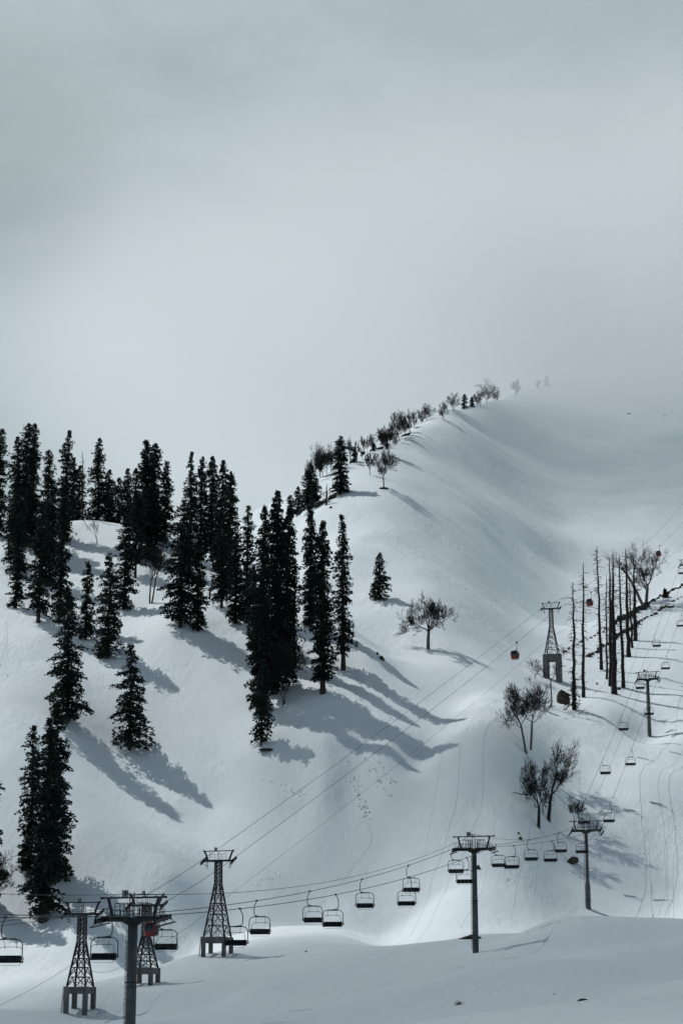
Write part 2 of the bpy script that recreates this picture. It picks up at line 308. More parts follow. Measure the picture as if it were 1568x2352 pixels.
def conifer(seed, H, Rad, bare=.03, gap=.25, top=.18, taper=.75, dens=1.0, lean=0., trunk_r=None, sx=0.):
    """returns (trunk mesh, crown mesh); a ragged fir, every crown made of branch sprays"""
    rs = np.random.RandomState(seed)
    tr = trunk_r or max(.22, H * .0135)
    nz = 10; zz = np.linspace(0, 1, nz + 1); wob = np.cumsum(rs.randn(nz + 1, 2) * .0035 * H, 0) * zz[:, None]
    wob[:, 0] += lean * H * zz
    segs = [(*wob[i], zz[i] * H - (.8 if i == 0 else 0), *wob[i + 1], zz[i + 1] * H, tr * (1 - zz[i]) ** .8 * (1.35 if i == 0 else 1) + .03, tr * (1 - zz[i + 1]) ** .8 + .03) for i in range(nz)]
    trunk = tubes('trunk', segs, M['bark'], 7)
    nw = int(H * (1 - bare) / .46); hs = (bare + (1 - bare) * (np.arange(nw) + rs.rand(nw) * .8) / nw) * H
    ncl = 8; fa = rs.rand(ncl) * 6.28; fk = rs.randint(1, 4, ncl); fz = .25 + rs.rand(ncl) * 1.9; fp = rs.rand(ncl) * 6.28
    C = []; D = []; S = []; bseg = []
    for h in hs:
        t = 1 - h / H
        prof = min(1, (t / top) ** .6) * (.60 + .40 * min(1, t / taper)) * (.78 + .22 * min(1, (h / H - bare * .6) / .12 + .1))
        nb = max(4, int((5.5 + 2.5 * t) * dens))
        cx = np.interp(h / H, zz, wob[:, 0]); cy = np.interp(h / H, zz, wob[:, 1])
        for az in rs.rand(nb) * 6.283:
            lump = sum(math.sin(fk[j] * az + fa[j] + .5 * fz[j] * h) * math.sin(fz[j] * h + fp[j]) for j in range(ncl)) / 2.0
            Lb = Rad * prof * (.89 + .30 * lump) * (.62 + .50 * rs.rand()) * (1 + sx * math.cos(az)) + .2
            if rs.rand() < gap * 2.2 * max(0, -lump - .05) + gap * .15: Lb *= .35
            Lb = max(.45, Lb)
            up = .16 * (1 - t) + .02 + rs.randn() * .08; droop = .16 + .22 * t
            n = int((3 + Lb * 8.2) * min(1.15, dens)); s = rs.rand(n) ** .62
            ca, sa = math.cos(az), math.sin(az)
            r_ = Lb * s; zl = h + r_ * up - droop * Lb * s ** 2
            lat = rs.randn(n) * (.16 * Lb + .16) * (1.1 - .8 * s)
            C.append(np.stack([cx + r_ * ca - lat * sa, cy + r_ * sa + lat * ca, zl + rs.randn(n) * .2 - .1], -1))
            D.append(np.stack([ca + rs.randn(n) * .6, sa + rs.randn(n) * .6, -.25 + rs.randn(n) * .45], -1))
            S.append(np.full(n, .43 + .035 * Lb) * (.7 + .6 * rs.rand(n)) * (1.05 - .25 * s))
            bseg.append((cx, cy, h, cx + Lb * .8 * ca, cy + Lb * .8 * sa, h + Lb * .8 * up - droop * Lb * .64, .05, .02))
    n = 26; C.append(np.stack([wob[-1, 0] + rs.randn(n) * .28, wob[-1, 1] + rs.randn(n) * .28, H - rs.rand(n) * 1.1], -1)); D.append(rs.randn(n, 3) + [0, 0, .6]); S.append(np.full(n, .45))
    C = np.concatenate(C); D = np.concatenate(D); S = np.concatenate(S)[:, None]
    D /= np.linalg.norm(D, axis=1, keepdims=True)
    Wv = np.cross(D, rs.randn(len(D), 3)); Wv /= np.linalg.norm(Wv, axis=1, keepdims=True)
    v0 = C - D * S * .55; v1 = C + Wv * S * .34 + D * S * .1; v2 = C + D * S * .75; v3 = C - Wv * S * .34
    V = np.stack([v0, v1, v2, v3], 1).reshape(-1, 3); Fq = np.arange(len(V))
    bm_ = np.asarray(bseg)
    # thin branches as flat kites inside the same crown
    p0 = bm_[:, :3]; p1 = bm_[:, 3:6]; up_ = np.array([[0, 0, .07]])
    BV = np.stack([p0 - up_, p1, p1 + up_ * .3, p0 + up_], 1).reshape(-1, 3)
    V = np.concatenate([V, BV]); Fq = np.arange(len(V))
    return trunk, mesh_np('crown', V, Fq, 4, M['needle'], False)

def place_conifer(u, vb, Y, vt, wpx, label, group=None, seed=0, base_v=None, cat='fir tree', **kw):
    """u,vb,Y: base in the photograph (vb None: base hidden, take distance Y); vt: top; wpx: crown width"""
    if vb is None:
        a, _ = ray(u, 1200); b = Vector((a * Y, Y, hz(a * Y, Y)))
    else: b = ground(u, vb, Y)
    topz = P(u, vt, b.y).z; H = topz - b.z; m_px = (b.y * CP + b.z * SP) / F
    t, c = conifer(seed * 13 + 5, H, wpx / 2 * m_px * 1.0, **kw)
    e = empty('fir_tree', b - Vector((0, 0, .1)), 0); tag(e, label, cat, group)
    link('trunk', t, e); link('crown', c, e)
    return e

def bare(seed, H, W, trunk_frac=.3, stems=1, spread=1.0, depth=6, lean=(0, 0), minr=.022, dens=1., updir=.2, tr=None, wob=.06):
    """a leafless tree: list of trunk segments and of twig segments, scaled to height H and crown width W"""
    rnd = random.Random(seed); trunk = []; twigs = []
    r0 = tr or H * .018; T0 = H * trunk_frac
    def grow(p, d, ln, r, dep):
        n = 4 if dep == 0 else (3 if dep < 3 else 2); cur = p; dd = d.copy(); rr = r
        for k in range(n):
            j = wob if dep == 0 else .20
            dd = (dd + Vector((rnd.gauss(0, j), rnd.gauss(0, j), rnd.gauss(0, j * .6) + (updir * .5 if dep >= 1 else 0)))).normalized()
            nx = cur + dd * ln / n; r2 = max(minr * .7, rr * (.93 if dep < 1 else .84))
            (trunk if dep == 0 else twigs).append((*cur, *nx, rr, r2)); cur = nx; rr = r2
            if dep >= 1 and k < n - 1 and dep < depth and rnd.random() < .72 * dens: side(cur, dd, ln * .62, rr * .6, dep + 1)
            if dep == 0 and k == n - 2 and rnd.random() < .6: side(cur, dd, ln * .7, rr * .45, 1)
        if dep < depth:
            m = (3 if rnd.random() < .6 else 4) if dep == 0 else 2 + (rnd.random() < .25 * dens)
            a0 = rnd.random() * 6.28
            for q in range(m): side(cur, dd, (H - T0) * .42 if dep == 0 else ln * .74, rr * (.72 if q == 0 else .58), dep + 1, a0 + q * 6.28 / m, q == 0)
    def side(p, d, ln, r, dep, az=None, straight=False):
        az = rnd.random() * 6.283 if az is None else az + rnd.gauss(0, .3)
        tilt = ((.55 + .5 * rnd.random()) if dep == 1 else (.3 + .55 * rnd.random())) * spread * (.45 if straight else 1)
        ref = d.orthogonal().normalized(); ref.rotate(Matrix.Rotation(az, 3, d))
        nd = (d * math.cos(tilt) + ref * math.sin(tilt)).normalized()
        grow(p, nd, ln * (.75 + .45 * rnd.random()), max(minr, r), dep)
    for s in range(stems):
        a = rnd.random() * 6.28; off = (stems > 1)
        d = Vector((math.cos(a) * .16 * off, math.sin(a) * .16 * off, 1)).normalized()
        grow(Vector((math.cos(a) * .3 * off, math.sin(a) * .3 * off, -.5)), d, T0 + .5, r0 / (stems ** .4), 0)
    allp = np.array([s[3:6] for s in twigs]); hi = np.percentile(allp[:, 2], 99.8)
    cx = np.median(allp[:, 0]); wx = (np.percentile(allp[:, 0], 98.5) - np.percentile(allp[:, 0], 1.5)) / 2; mid = (np.percentile(allp[:, 0], 98.5) + np.percentile(allp[:, 0], 1.5)) / 2
    tz = T0 * .8
    def sc(s):
        s = np.array(s)
        for q in (0, 3):
            z = s[:, q + 2].copy(); zz = np.where(z > tz, tz + (z - tz) * (H - tz) / max(.1, hi - tz), z)
            g_ = np.clip((z - tz * .7) / max(tz * .8, .5), 0, 1); f = 1 + (W / 2 / wx - 1) * g_
            s[:, q] = (s[:, q] - .35 * mid * g_) * f + lean[0] * np.maximum(zz, 0); s[:, q + 1] = s[:, q + 1] * f; s[:, q + 2] = zz
        return s
    T = sc(trunk); cut = [i for i in range(len(T)) if trunk[i][2] == -.5] + [len(T)]
    TW_ = sc(twigs); lo = T0 * (.9 - .5 * (depth < 6))
    for q in (2, 5): TW_[:, q] = np.where(TW_[:, q] < lo, lo + .25 * (lo - TW_[:, q]), TW_[:, q])
    return [T[a:b] for a, b in zip(cut, cut[1:])], TW_, abs(mid) / wx + (0 if len(twigs) > 900 or depth < 6 else .5)
def place_bare(u, vb, Y, vt, wpx, label, group=None, seed=0, name='bare_tree', cat='bare tree', bark='grey_bark', **kw):
    b = ground(u, vb, Y) if vb is not None else Vector((ray(u, 1200)[0] * Y, Y, hz(ray(u, 1200)[0] * Y, Y)))
    H = P(u, vt, b.y).z - b.z; m_px = (b.y * CP + b.z * SP) / F
    kw.setdefault('minr', .022 + b.y * .00001)
    t, c, _ = min((bare(seed * 7 + 3 + 101 * q, H, wpx * m_px, **kw) for q in range(3)), key=lambda r: r[2])
    e = empty(name, b); tag(e, label, cat, group)
    [link('trunk', tubes('trunk', q, M[bark], 6), e) for q in t]; link('crown', tubes('crown', c, M['twig'], 3), e)
    return e
def place_dead(u, vb, Y, ut, vt, wbase, label, group, seed=0, twigtop=.3, green=0.):
    b = ground(u, vb, Y); top = P(ut, vt, b.y); rs = random.Random(seed)
    m_px = (b.y * CP + b.z * SP) / F; H = top.z - b.z; lx = (top.x - b.x); r0 = wbase * m_px / 2
    pts = []; n = 14
    for i in range(n + 1):
        t = i / n; pts.append(Vector((lx * t + rs.gauss(0, .10) * (0 < i < n), rs.gauss(0, .1), H * t - (.6 if i == 0 else 0))))
    rad = [r0 * (1.25 if i == 0 else 1) * (1 - i / n) ** .75 + .05 for i in range(n + 1)]
    trunk = [(*pts[i], *pts[i + 1], rad[i], rad[i + 1]) for i in range(n)]
    br = []; k = int(H * 4.6)
    for i in range(k):
        t = .06 + .93 * rs.random(); f = t * n; j = min(n - 1, int(f)); p = pts[j].lerp(pts[j + 1], f - j)
        az = rs.random() * 6.283; ln = (.4 + 1.0 * rs.random()) * (1.7 if rs.random() < .14 else 1)
        if t > 1 - twigtop: ln *= 1.5 * (1.15 - (t - 1 + twigtop) / twigtop)
        d = Vector((math.cos(az), math.sin(az), rs.uniform(-.45, .25)))
        q = p + d * ln; br.append((*p, *q, .075, .035))
        if ln > .8:
            for _ in range(3):
                s = rs.random(); c = p.lerp(q, s); br.append((*c, *(c + Vector((d.x * .3 + rs.gauss(0, .3), d.y * .3 + rs.gauss(0, .3), rs.gauss(-.1, .25)))), .04, .02))
    e = empty('dead_tree', b); tag(e, label, 'dead tree', group)
    link('trunk', tubes('trunk', trunk, M['dead'], 8), e); link('crown', tubes('crown', br, M['dead'], 3), e)
    if green:
        _, c = conifer(seed + 3, H * green, 2.6, bare=.05, gap=.9, top=.5, dens=.45, sx=-.5); link('foliage', c, e)
    return e

G1n = 'dark firs on the wooded spur on the left'
# u, base v (None hidden), Y, top v, width px, label, options
FIRS = [
 (-8, None, 565, 983, 52, 'dark fir cut by the left edge of the picture, tallest there', {}),
 (38, None, 556, 1003, 58, 'dark fir forming the left shoulder of the big blunt fir clump at top left', {}),
 (58, None, 560, 971, 58, 'tallest blunt-topped fir of the clump at the far top left', dict(top=.1)),
 (74, None, 552, 973, 46, 'blunt fir grown against the right side of the tallest top left fir', dict(top=.1)),
 (113, None, 545, 1034, 48, 'rounded-top fir between the blunt clump and the pointed fir', dict(top=.1)),
 (149, None, 560, 988, 46, 'pointed fir with a crooked top, second tallest at top left', dict(top=.22, gap=.4)),
 (167, None, 592, 1050, 32, 'small dark fir just right of the crooked-top fir', {}),
 (180, None, 596, 1068, 42, 'low dense fir in front of the thin dead snag on the crest', {}),
 (224, None, 596, 1006, 56, 'narrow-topped fir standing alone above the crest, right of the snag', dict(top=.3, gap=.4)),
 (249, None, 600, 1078, 44, 'short fir tucked right of the narrow-topped crest fir', {}),
 (272, None, 596, 1096, 44, 'lowest rounded fir in the dip of the crest skyline', {}),
 (291, None, 575, 1076, 36, 'left one of two small twin fir tops beside the dense clump', {}),
 (309, None, 572, 1076, 34, 'right one of two small twin fir tops beside the dense clump', {}),
 (332, None, 552, 1010, 56, 'tall dense fir on the left side of the middle crest clump', dict(top=.15, dens=1.2)),
 (352, None, 556, 1016, 50, 'dense fir with a bare twiggy tip in the middle crest clump', dict(top=.15, dens=1.2)),
 (379, None, 552, 1057, 44, 'lower right fir of the middle crest clump', {}),
 (311, 1327, 520, 1130, 60, 'fir whose thick bare trunk foot shows below the middle clump', dict(bare=.18)),
 (345, None, 535, 1110, 70, 'broad dense fir in the middle of the left wood below the crest', dict(dens=1.2)),
 (40, None, 530, 1120, 60, 'fir low in the left wood with grey birch twigs in front', {}),
 (118, None, 520, 1120, 58, 'fir filling the left wood under the rounded-top fir', {}),
 (88, 1430, 482, 1150, 62, 'sparse fir with a stout bare foot, second from the left on the upper slope', dict(bare=.09, gap=.5)),
 (138, 1418, 484, 1105, 50, 'slender tall fir, third from the left on the upper slope', dict(gap=.45)),
 (36, 1396, 488, 1185, 46, 'thin ragged fir with a wide skirt at the left end of the upper slope', dict(gap=.4)),
 (284, 1400, 495, 1190, 56, 'drooping fir right of the white gap in the left wood', dict(bare=.02, gap=.35)),
 (197, 1468, 470, 1290, 38, 'small slim fir between two larger ones on the left slope', dict(gap=.35)),
 (247, 1512, 455, 1270, 68, 'open-branched fir standing right of the small slim fir', dict(gap=.4)),
 (155, 1657, 430, 1345, 84, 'tall open fir on the snow brow above the lowest left group', dict(gap=.45, dens=1.05)),
 (298, 1722, 426, 1479, 92, 'solitary fir on open snow casting a long shadow down the left slope', dict(gap=.5, top=.35, bare=.05)),
 (67, 2005, 366, 1665, 66, 'left fir of the lowest group of three on the left', dict(gap=.3)),
 (126, 2020, 364, 1612, 84, 'tallest fir at the back of the lowest group on the left', dict(gap=.3, dens=1.1)),
 (100, 2115, 349, 1648, 92, 'front fir of the lowest left group, with flared trunk foot on the snow', dict(gap=.3, dens=1.1, bare=.05, trunk_r=.75)),
 (414, 1440, 472, 1149, 88, 'wide-skirted fir with bare foot left of the slim upright fir in mid slope', dict(gap=.35, bare=.06)),
 (437, None, 520, 1038, 50, 'very narrow tall fir with a side branch poking left, centre left skyline', dict(top=.35, gap=.4)),
 (455, 1449, 468, 1240, 42, 'slim dark fir just right of the wide-skirted fir', dict(gap=.3)),
 (462, None, 543, 1048, 40, 'first narrow fir top of the four right of the centre left skyline', {}),
 (486, 1284, 548, 1046, 50, 'second fir of the skyline row, knob at its top', dict(bare=.1, dens=1.1)),
 (505, None, 530, 1058, 46, 'third fir of the skyline row, rounded top', dict(dens=1.1)),
 (529, None, 515, 1083, 52, 'fourth and lowest fir of the skyline row, ragged right side', dict(dens=1.1)),
 (509, 1396, 498, 1190, 54, 'fir with thin bare foot standing among the shadows in mid slope', dict(bare=.1, gap=.4)),
 (565, 1430, 470, 1160, 48, 'slender fir filling the space left of the big central clump', dict(gap=.3)),
 (540, 1432, 468, 1225, 42, 'low ragged fir at the left foot of the central clump', dict(gap=.35)),
 (599, None, 431, 1160, 56, 'left fir of the big central clump, smaller pointed top', dict(dens=1.2)),
 (632, 1592, 434, 1126, 76, 'tallest thick fir of the central clump with odd bare side twigs at top', dict(dens=1.35, gap=.15)),
 (659, None, 449, 1165, 58, 'right fir of the central clump below the tallest top', dict(dens=1.25)),
 (583, 1492, 452, 1300, 52, 'short fir tucked under the left of the central clump', {}),
 (676, None, 455, 1283, 34, 'thin wispy fir sticking out right of the central clump', dict(gap=.6, dens=.7)),
 (601, 1706, 397, 1524, 54, 'small fir in front below the central clump, rock at its foot', dict(gap=.45, bare=.04)),
 (741, 1592, 408, 1195, 60, 'tall fir with tapered bare foot right of the central clump', dict(bare=.09, dens=1.2, gap=.2)),
 (714, 1440, 452, 1171, 50, 'fir standing close behind the left of the bare-footed tall fir', dict(dens=1.15)),
 (788, 1538, 426, 1182, 50, 'slender gappy fir, the last on the right edge of the wooded spur', dict(bare=.11, gap=.5, top=.25)),
 (872, 1377, 515, 1269, 52, 'small bushy fir alone on the snow between the spur and the lone bare tree', dict(gap=.35, top=.45)),
 (783, 1136, 642, 1000, 46, 'tall fir on the far ridge standing above the bare ridge trees', dict(dens=1.1)),
 (708, 1175, 655, 1080, 44, 'broad fir on the rocky lower end of the far ridge', dict(dens=1.1, bare=.08)),
 (727, 1166, 664, 1097, 34, 'fir leaning on the right of the broad fir at the lower ridge end', {}),
 (715, 1150, 700, 1068, 28, 'fir behind the broad fir at the lower ridge end', {}),
 (685, 1182, 660, 1118, 24, 'small fir second from the lower end of the far ridge', {}),
 (667, 1188, 655, 1137, 24, 'smallest fir at the very lower end of the far ridge', {}),
 (813, 1062, 748, 1026, 18, 'little dark fir right of the tall ridge fir', {}),
 (856, 1036, 792, 1016, 18, 'dwarf bushy fir on the ridge line under a pale birch', dict(top=.5)),
 (1066, 939, 1045, 905, 18, 'pale misty fir on the high ridge, the sharpest of the misty ones', {}),
 (1084, 935, 1085, 911, 14, 'faint short fir in the mist right of the sharper misty fir', {}),
 (1255, 889, 1352, 861, 16, 'highest and faintest fir near the hidden summit', {}),
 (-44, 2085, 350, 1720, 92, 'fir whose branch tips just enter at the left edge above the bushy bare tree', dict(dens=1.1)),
 (1527, 1373, 610, 1351, 20, 'stubby evergreen on the rocky crest at the right edge', dict(top=.6)),
]
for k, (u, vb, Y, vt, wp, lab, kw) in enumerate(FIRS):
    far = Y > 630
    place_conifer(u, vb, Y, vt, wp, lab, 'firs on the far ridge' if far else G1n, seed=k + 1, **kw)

G2n = 'leafless trees along the far ridge'; G3n = 'leafless trees on the valley sides'; G4n = 'bare dead trunks on the right spur'
BARES = [
 (983, 1491, 470, 1372, 112, 'lone round-crowned bare tree in the middle of the open snow', G3n, dict(trunk_frac=.34, spread=.95, depth=7, dens=1.3, updir=.2, tr=.48, wob=.015)),
 (881, 1119, 652, 1034, 56, 'wide bare tree with dark bushes at its foot below the ridge line', G2n, dict(depth=7, trunk_frac=.3)),
 (849, 1091, 690, 1040, 22, 'small crooked bare tree left of the wide one below the ridge line', G2n, dict(depth=6, trunk_frac=.17, spread=.85, )),
 (892, 1046, 770, 983, 44, 'dark dense bare tree with bent double trunk on the ridge', G2n, dict(trunk_frac=.17, spread=.85, stems=2, dens=1.2, depth=7)),
 (916, 1009, 835, 948, 42, 'tall bare tree with fanned branches above the dark dense one', G2n, dict(trunk_frac=.17, spread=.85, depth=7, dens=1.15)),
 (942, 993, 870, 943, 36, 'bare tree leaning left with a curved foot on the ridge', G2n, dict(depth=6, trunk_frac=.17, spread=.85, lean=(-.25, 0), dens=1.2)),
 (950, 981, 885, 945, 16, 'narrow bare tree just right of the leaning ridge tree', G2n, dict(depth=6, trunk_frac=.17, spread=.85, )),
 (980, 966, 915, 926, 32, 'rounded bare tree standing apart above the leaning one', G2n, dict(depth=6, dens=1.25, trunk_frac=.2)),
 (1019, 966, 950, 919, 22, 'slim bare tree with thin visible trunk standing in front of the mist', G2n, dict(depth=6, trunk_frac=.17, spread=.85, dens=1.1)),
 (1041, 946, 1000, 899, 30, 'taller pale bare tree behind the slim one in the mist', G2n, dict(depth=6, trunk_frac=.17, spread=.85, dens=1.1)),
 (1117, 926, 1140, 881, 42, 'broad ghostly bare tree in the mist high on the ridge', G2n, dict(depth=6, trunk_frac=.17, spread=.85, dens=1.3)),
 (1184, 910, 1245, 871, 22, 'barely visible bare tree in the cloud above the broad ghostly one', G2n, dict(depth=6, trunk_frac=.17, spread=.85, dens=1.2)),
 (1236, 896, 1320, 873, 14, 'faintest bare tree in the cloud beside the highest fir', G2n, dict(depth=6, trunk_frac=.17, spread=.85, )),
 (738, 1096, 722, 1024, 36, 'many-stemmed bare tree at the left end of the ridge skyline', G2n, dict(trunk_frac=.17, spread=.85, stems=3, depth=6, dens=1.2)),
 (709, None, 730, 1055, 18, 'small bare tree behind the firs at the lower ridge end', G2n, dict(depth=6, trunk_frac=.17, spread=.85, )),
 (760, 1082, 738, 1020, 14, 'thin bare tree left of the tall ridge fir', G2n, dict(depth=6, trunk_frac=.17, spread=.85, dens=1.2)),
 (774, 1078, 742, 1012, 20, 'bare tree half hidden by the left side of the tall ridge fir', G2n, dict(depth=6, trunk_frac=.17, spread=.85, dens=1.2)),
 (804, 1066, 750, 1004, 15, 'bare tree showing right of the top of the tall ridge fir', G2n, dict(depth=6, trunk_frac=.17, spread=.85, )),
 (836, 1043, 778, 1001, 18, 'upright oval bare tree in the middle of the ridge line', G2n, dict(depth=6, trunk_frac=.17, spread=.85, dens=1.1)),
 (853, 1036, 790, 993, 18, 'oval bare tree above the dwarf fir on the ridge', G2n, dict(depth=6, trunk_frac=.17, spread=.85, dens=1.1)),
 (832, 1056, 765, 1031, 14, 'short dark bent tree stump with twigs on the ridge', G2n, dict(depth=6, trunk_frac=.17, spread=.85, )),
 (721, 1102, 715, 1042, 20, 'bare tree squeezed between the broad ridge fir and the many-stemmed tree', G2n, dict(trunk_frac=.17, spread=.8, depth=6, dens=1.2)),
 (750, 1088, 728, 1036, 18, 'bare tree just right of the many-stemmed ridge tree', G2n, dict(trunk_frac=.17, spread=.8, depth=6, dens=1.2)),
 (820, 1052, 762, 1014, 14, 'thin bare tree above the little dark fir on the ridge', G2n, dict(trunk_frac=.17, spread=.8, depth=6)),
 (876, 1024, 812, 984, 22, 'bare tree behind the left of the dark dense ridge tree', G2n, dict(trunk_frac=.15, spread=.9, depth=6, dens=1.2)),
 (903, 1016, 825, 962, 28, 'bare tree between the dark dense one and the fanned one', G2n, dict(trunk_frac=.15, spread=.9, depth=6, dens=1.2)),
 (930, 1001, 856, 946, 28, 'bare tree between the fanned one and the leaning one', G2n, dict(trunk_frac=.15, spread=.9, depth=6, dens=1.2)),
 (968, 972, 900, 940, 18, 'low bare tree at the left foot of the rounded ridge tree', G2n, dict(trunk_frac=.12, spread=1., depth=6, dens=1.2)),
 (1096, 933, 1100, 902, 18, 'low pale bare tree left of the broad ghostly one', G2n, dict(trunk_frac=.12, spread=1., depth=6, dens=1.2)),
 (1138, 922, 1175, 893, 16, 'low pale bare tree right of the broad ghostly one', G2n, dict(trunk_frac=.12, spread=1., depth=6, dens=1.2)),
 (224, 1250, 572, 1190, 34, 'small bare tree leaning left on the white gap of the left crest', G3n, dict(lean=(-.3, 0), stems=1, trunk_frac=.35, depth=4)),
 (20, 1276, 560, 1125, 46, 'grey birch in front of the big firs at the left edge', G3n, dict(lean=(.12, 0), depth=6, trunk_frac=.45)),
 (346, 1386, 492, 1235, 60, 'forked bare birch with leaning double trunk on the left slope', G3n, dict(lean=(.1, 0), stems=2, depth=6, trunk_frac=.4)),
 (652, 1620, 425, 1470, 84, 'grey-trunked birch with bushy crown in front of the central fir clump', G3n, dict(stems=2, depth=7, trunk_frac=.35, dens=1.15)),
 (-10, 2100, 350, 1945, 74, 'bushy bare tree half outside the left edge above the lift cables', G3n, dict(depth=7, dens=1.2, trunk_frac=.2, tr=.3)),
 (1208, 1730, 413, 1575, 76, 'left one of two pale-trunked bare birches on the valley side', G3n, dict(depth=7, lean=(-.14, 0), trunk_frac=.42, spread=1.1)),
 (1218, 1722, 415, 1562, 84, 'right one of two pale-trunked bare birches on the valley side', G3n, dict(depth=7, lean=(.02, 0), trunk_frac=.42, spread=1.1)),
 (1265, 1624, 475, 1524, 54, 'thin bare tree with curved foot in front of the concrete lattice tower', G3n, dict(depth=5, trunk_frac=.6, spread=1.3)),
 (1228, 1560, 530, 1512, 34, 'faint bare bush left of the farthest lattice tower foot', G3n, dict(depth=5, trunk_frac=.15)),
 (1293, 1512, 552, 1478, 26, 'faint bare bush right of the farthest lattice tower foot', G3n, dict(depth=5, trunk_frac=.15)),
 (1236, 1900, 379, 1740, 74, 'black gnarled bare tree, left of the pair below the birches', G3n, dict(depth=7, dens=.95, trunk_frac=.3, bark='twig', spread=1.1, tr=.33)),
 (1259, 1885, 382, 1704, 88, 'black bare tree leaning right, right of the pair below the birches', G3n, dict(depth=7, dens=.95, spread=1.1, lean=(.17, 0), trunk_frac=.35, bark='twig', tr=.38)),
 (1247, 1869, 386, 1795, 36, 'small dark bare tree between the two black trunks', G3n, dict(depth=5, bark='twig')),
 (1325, 1890, 380, 1827, 36, 'small many-stemmed bare tree right behind the second round lift pylon head', G3n, dict(stems=3, depth=5, trunk_frac=.25, bark='twig')),
 (1483, 1388, 603, 1255, 80, 'large bare tree with full round crown on the right rocky crest', G3n, dict(depth=7, dens=1.1, trunk_frac=.33, tr=.55)),
 (1477, 1391, 601, 1268, 44, 'bare tree leaning far left behind the dead trunks on the right crest', G3n, dict(depth=5, lean=(-.55, 0), trunk_frac=.6, tr=.5)),
]
for k, (u, vb, Y, vt, wp, lab, grp, kw) in enumerate(BARES):
    place_bare(u, vb, Y, vt, wp, lab, grp, seed=k + 1, **kw)
DEAD = [
 (1318, 1630, 476, 1315, 1337, 8.5, 'leftmost bare dead trunk on the right spur, green sprays at its foot', .2, .22),
 (1339, 1602, 488, 1338, 1292, 7.5, 'second dead trunk from the left, tufted near its tip', .35, 0),
 (1380, 1538, 522, 1370, 1254, 7, 'tallest dead trunk, standing alone with a forked tip', .1, 0),
 (1410, 1595, 494, 1406, 1268, 12.5, 'thickest dead trunk in front of the right spur cluster', .35, 0),
 (1402, 1576, 503, 1399, 1280, 10, 'dead trunk directly behind the left of the thickest one', .4, 0),
 (1430, 1579, 500, 1420, 1271, 8, 'dead trunk with bare foot right of the thickest one', .35, 0),
 (1443, 1508, 542, 1435, 1260, 9.5, 'dead trunk with broad black foot in the right half of the cluster', .25, 0),
 (1451, 1488, 555, 1444, 1333, 5, 'thin short dead trunk between two thicker ones in the cluster', .2, 0),
 (1458, 1472, 562, 1454, 1273, 9, 'rightmost thick dead trunk of the cluster by the large bare tree', .3, 0),
 (1392, 1560, 512, 1392, 1320, 4.5, 'thin twiggy dead trunk at the left back of the cluster', .6, 0),
 (190, 1195, 590, 190, 1037, 3.5, 'thin dead snag with broken twigs on the left crest', .5, 0),
 (749, 1160, 662, 750, 1112, 4.5, 'short black snag with a bent cap on the far ridge rocks', .1, 0),
 (481, 1376, 505, 489, 1318, 4, 'bent grey stump trunk among shadows in the left wood', .05, 0),
]
for k, (u, vb, Y, ut, vt, wb, lab, tt, gr) in enumerate(DEAD):
    place_dead(u, vb, Y, ut, vt, wb, lab, G4n if u > 1300 else None, seed=k, twigtop=tt, green=gr)
# ------------------------------------------------------------------ ropeways
M['steel'] = mat('galvanised_steel', (.08, .092, .096), .6, .25, .2, build=lambda nt, b: noise_mix(nt, b, (.055, .065, .069), (.115, .13, .135), 1.2, .3, .7, 6, bump=.15))
M['dark_steel'] = mat('dark_steel', (.03, .034, .036), .6, .3, .2, build=lambda nt, b: noise_mix(nt, b, (.018, .021, .023), (.05, .055, .057), 2.0, .3, .7, 4))
M['rubber'] = mat('rubber', (.012, .012, .013), .8, .1)
M['concrete'] = mat('concrete', (.16, .16, .15), .9, .1, build=lambda nt, b: noise_mix(nt, b, (.07, .072, .07), (.21, .21, .195), 1.1, .3, .75, 7, bump=.3, stretch=(1, 1, .35)))
M['cable'] = mat('cable_steel', (.03, .035, .038), .5, .3, .3)
M['padding'] = mat('seat_padding', (.012, .016, .018), .7, .2, build=lambda nt, b: noise_mix(nt, b, (.008, .011, .013), (.022, .028, .03), 3))
M['plate'] = mat('number_plate', (.32, .36, .38), .5, .3)
M['green_plate'] = mat('green_plate', (.008, .055, .045), .5, .3)
M['ink'] = mat('black_lettering', (.01, .01, .012), .6, .2)
M['white_ink'] = mat('pale_lettering', (.45, .55, .55), .6, .2)
M['red'] = mat('red_cabin_paint', (.2, .006, .01), .35, .5, build=lambda nt, b: noise_mix(nt, b, (.13, .004, .007), (.22, .007, .011), .8))
M['glass'] = mat('tinted_window', (.012, .018, .022), .12, .6)

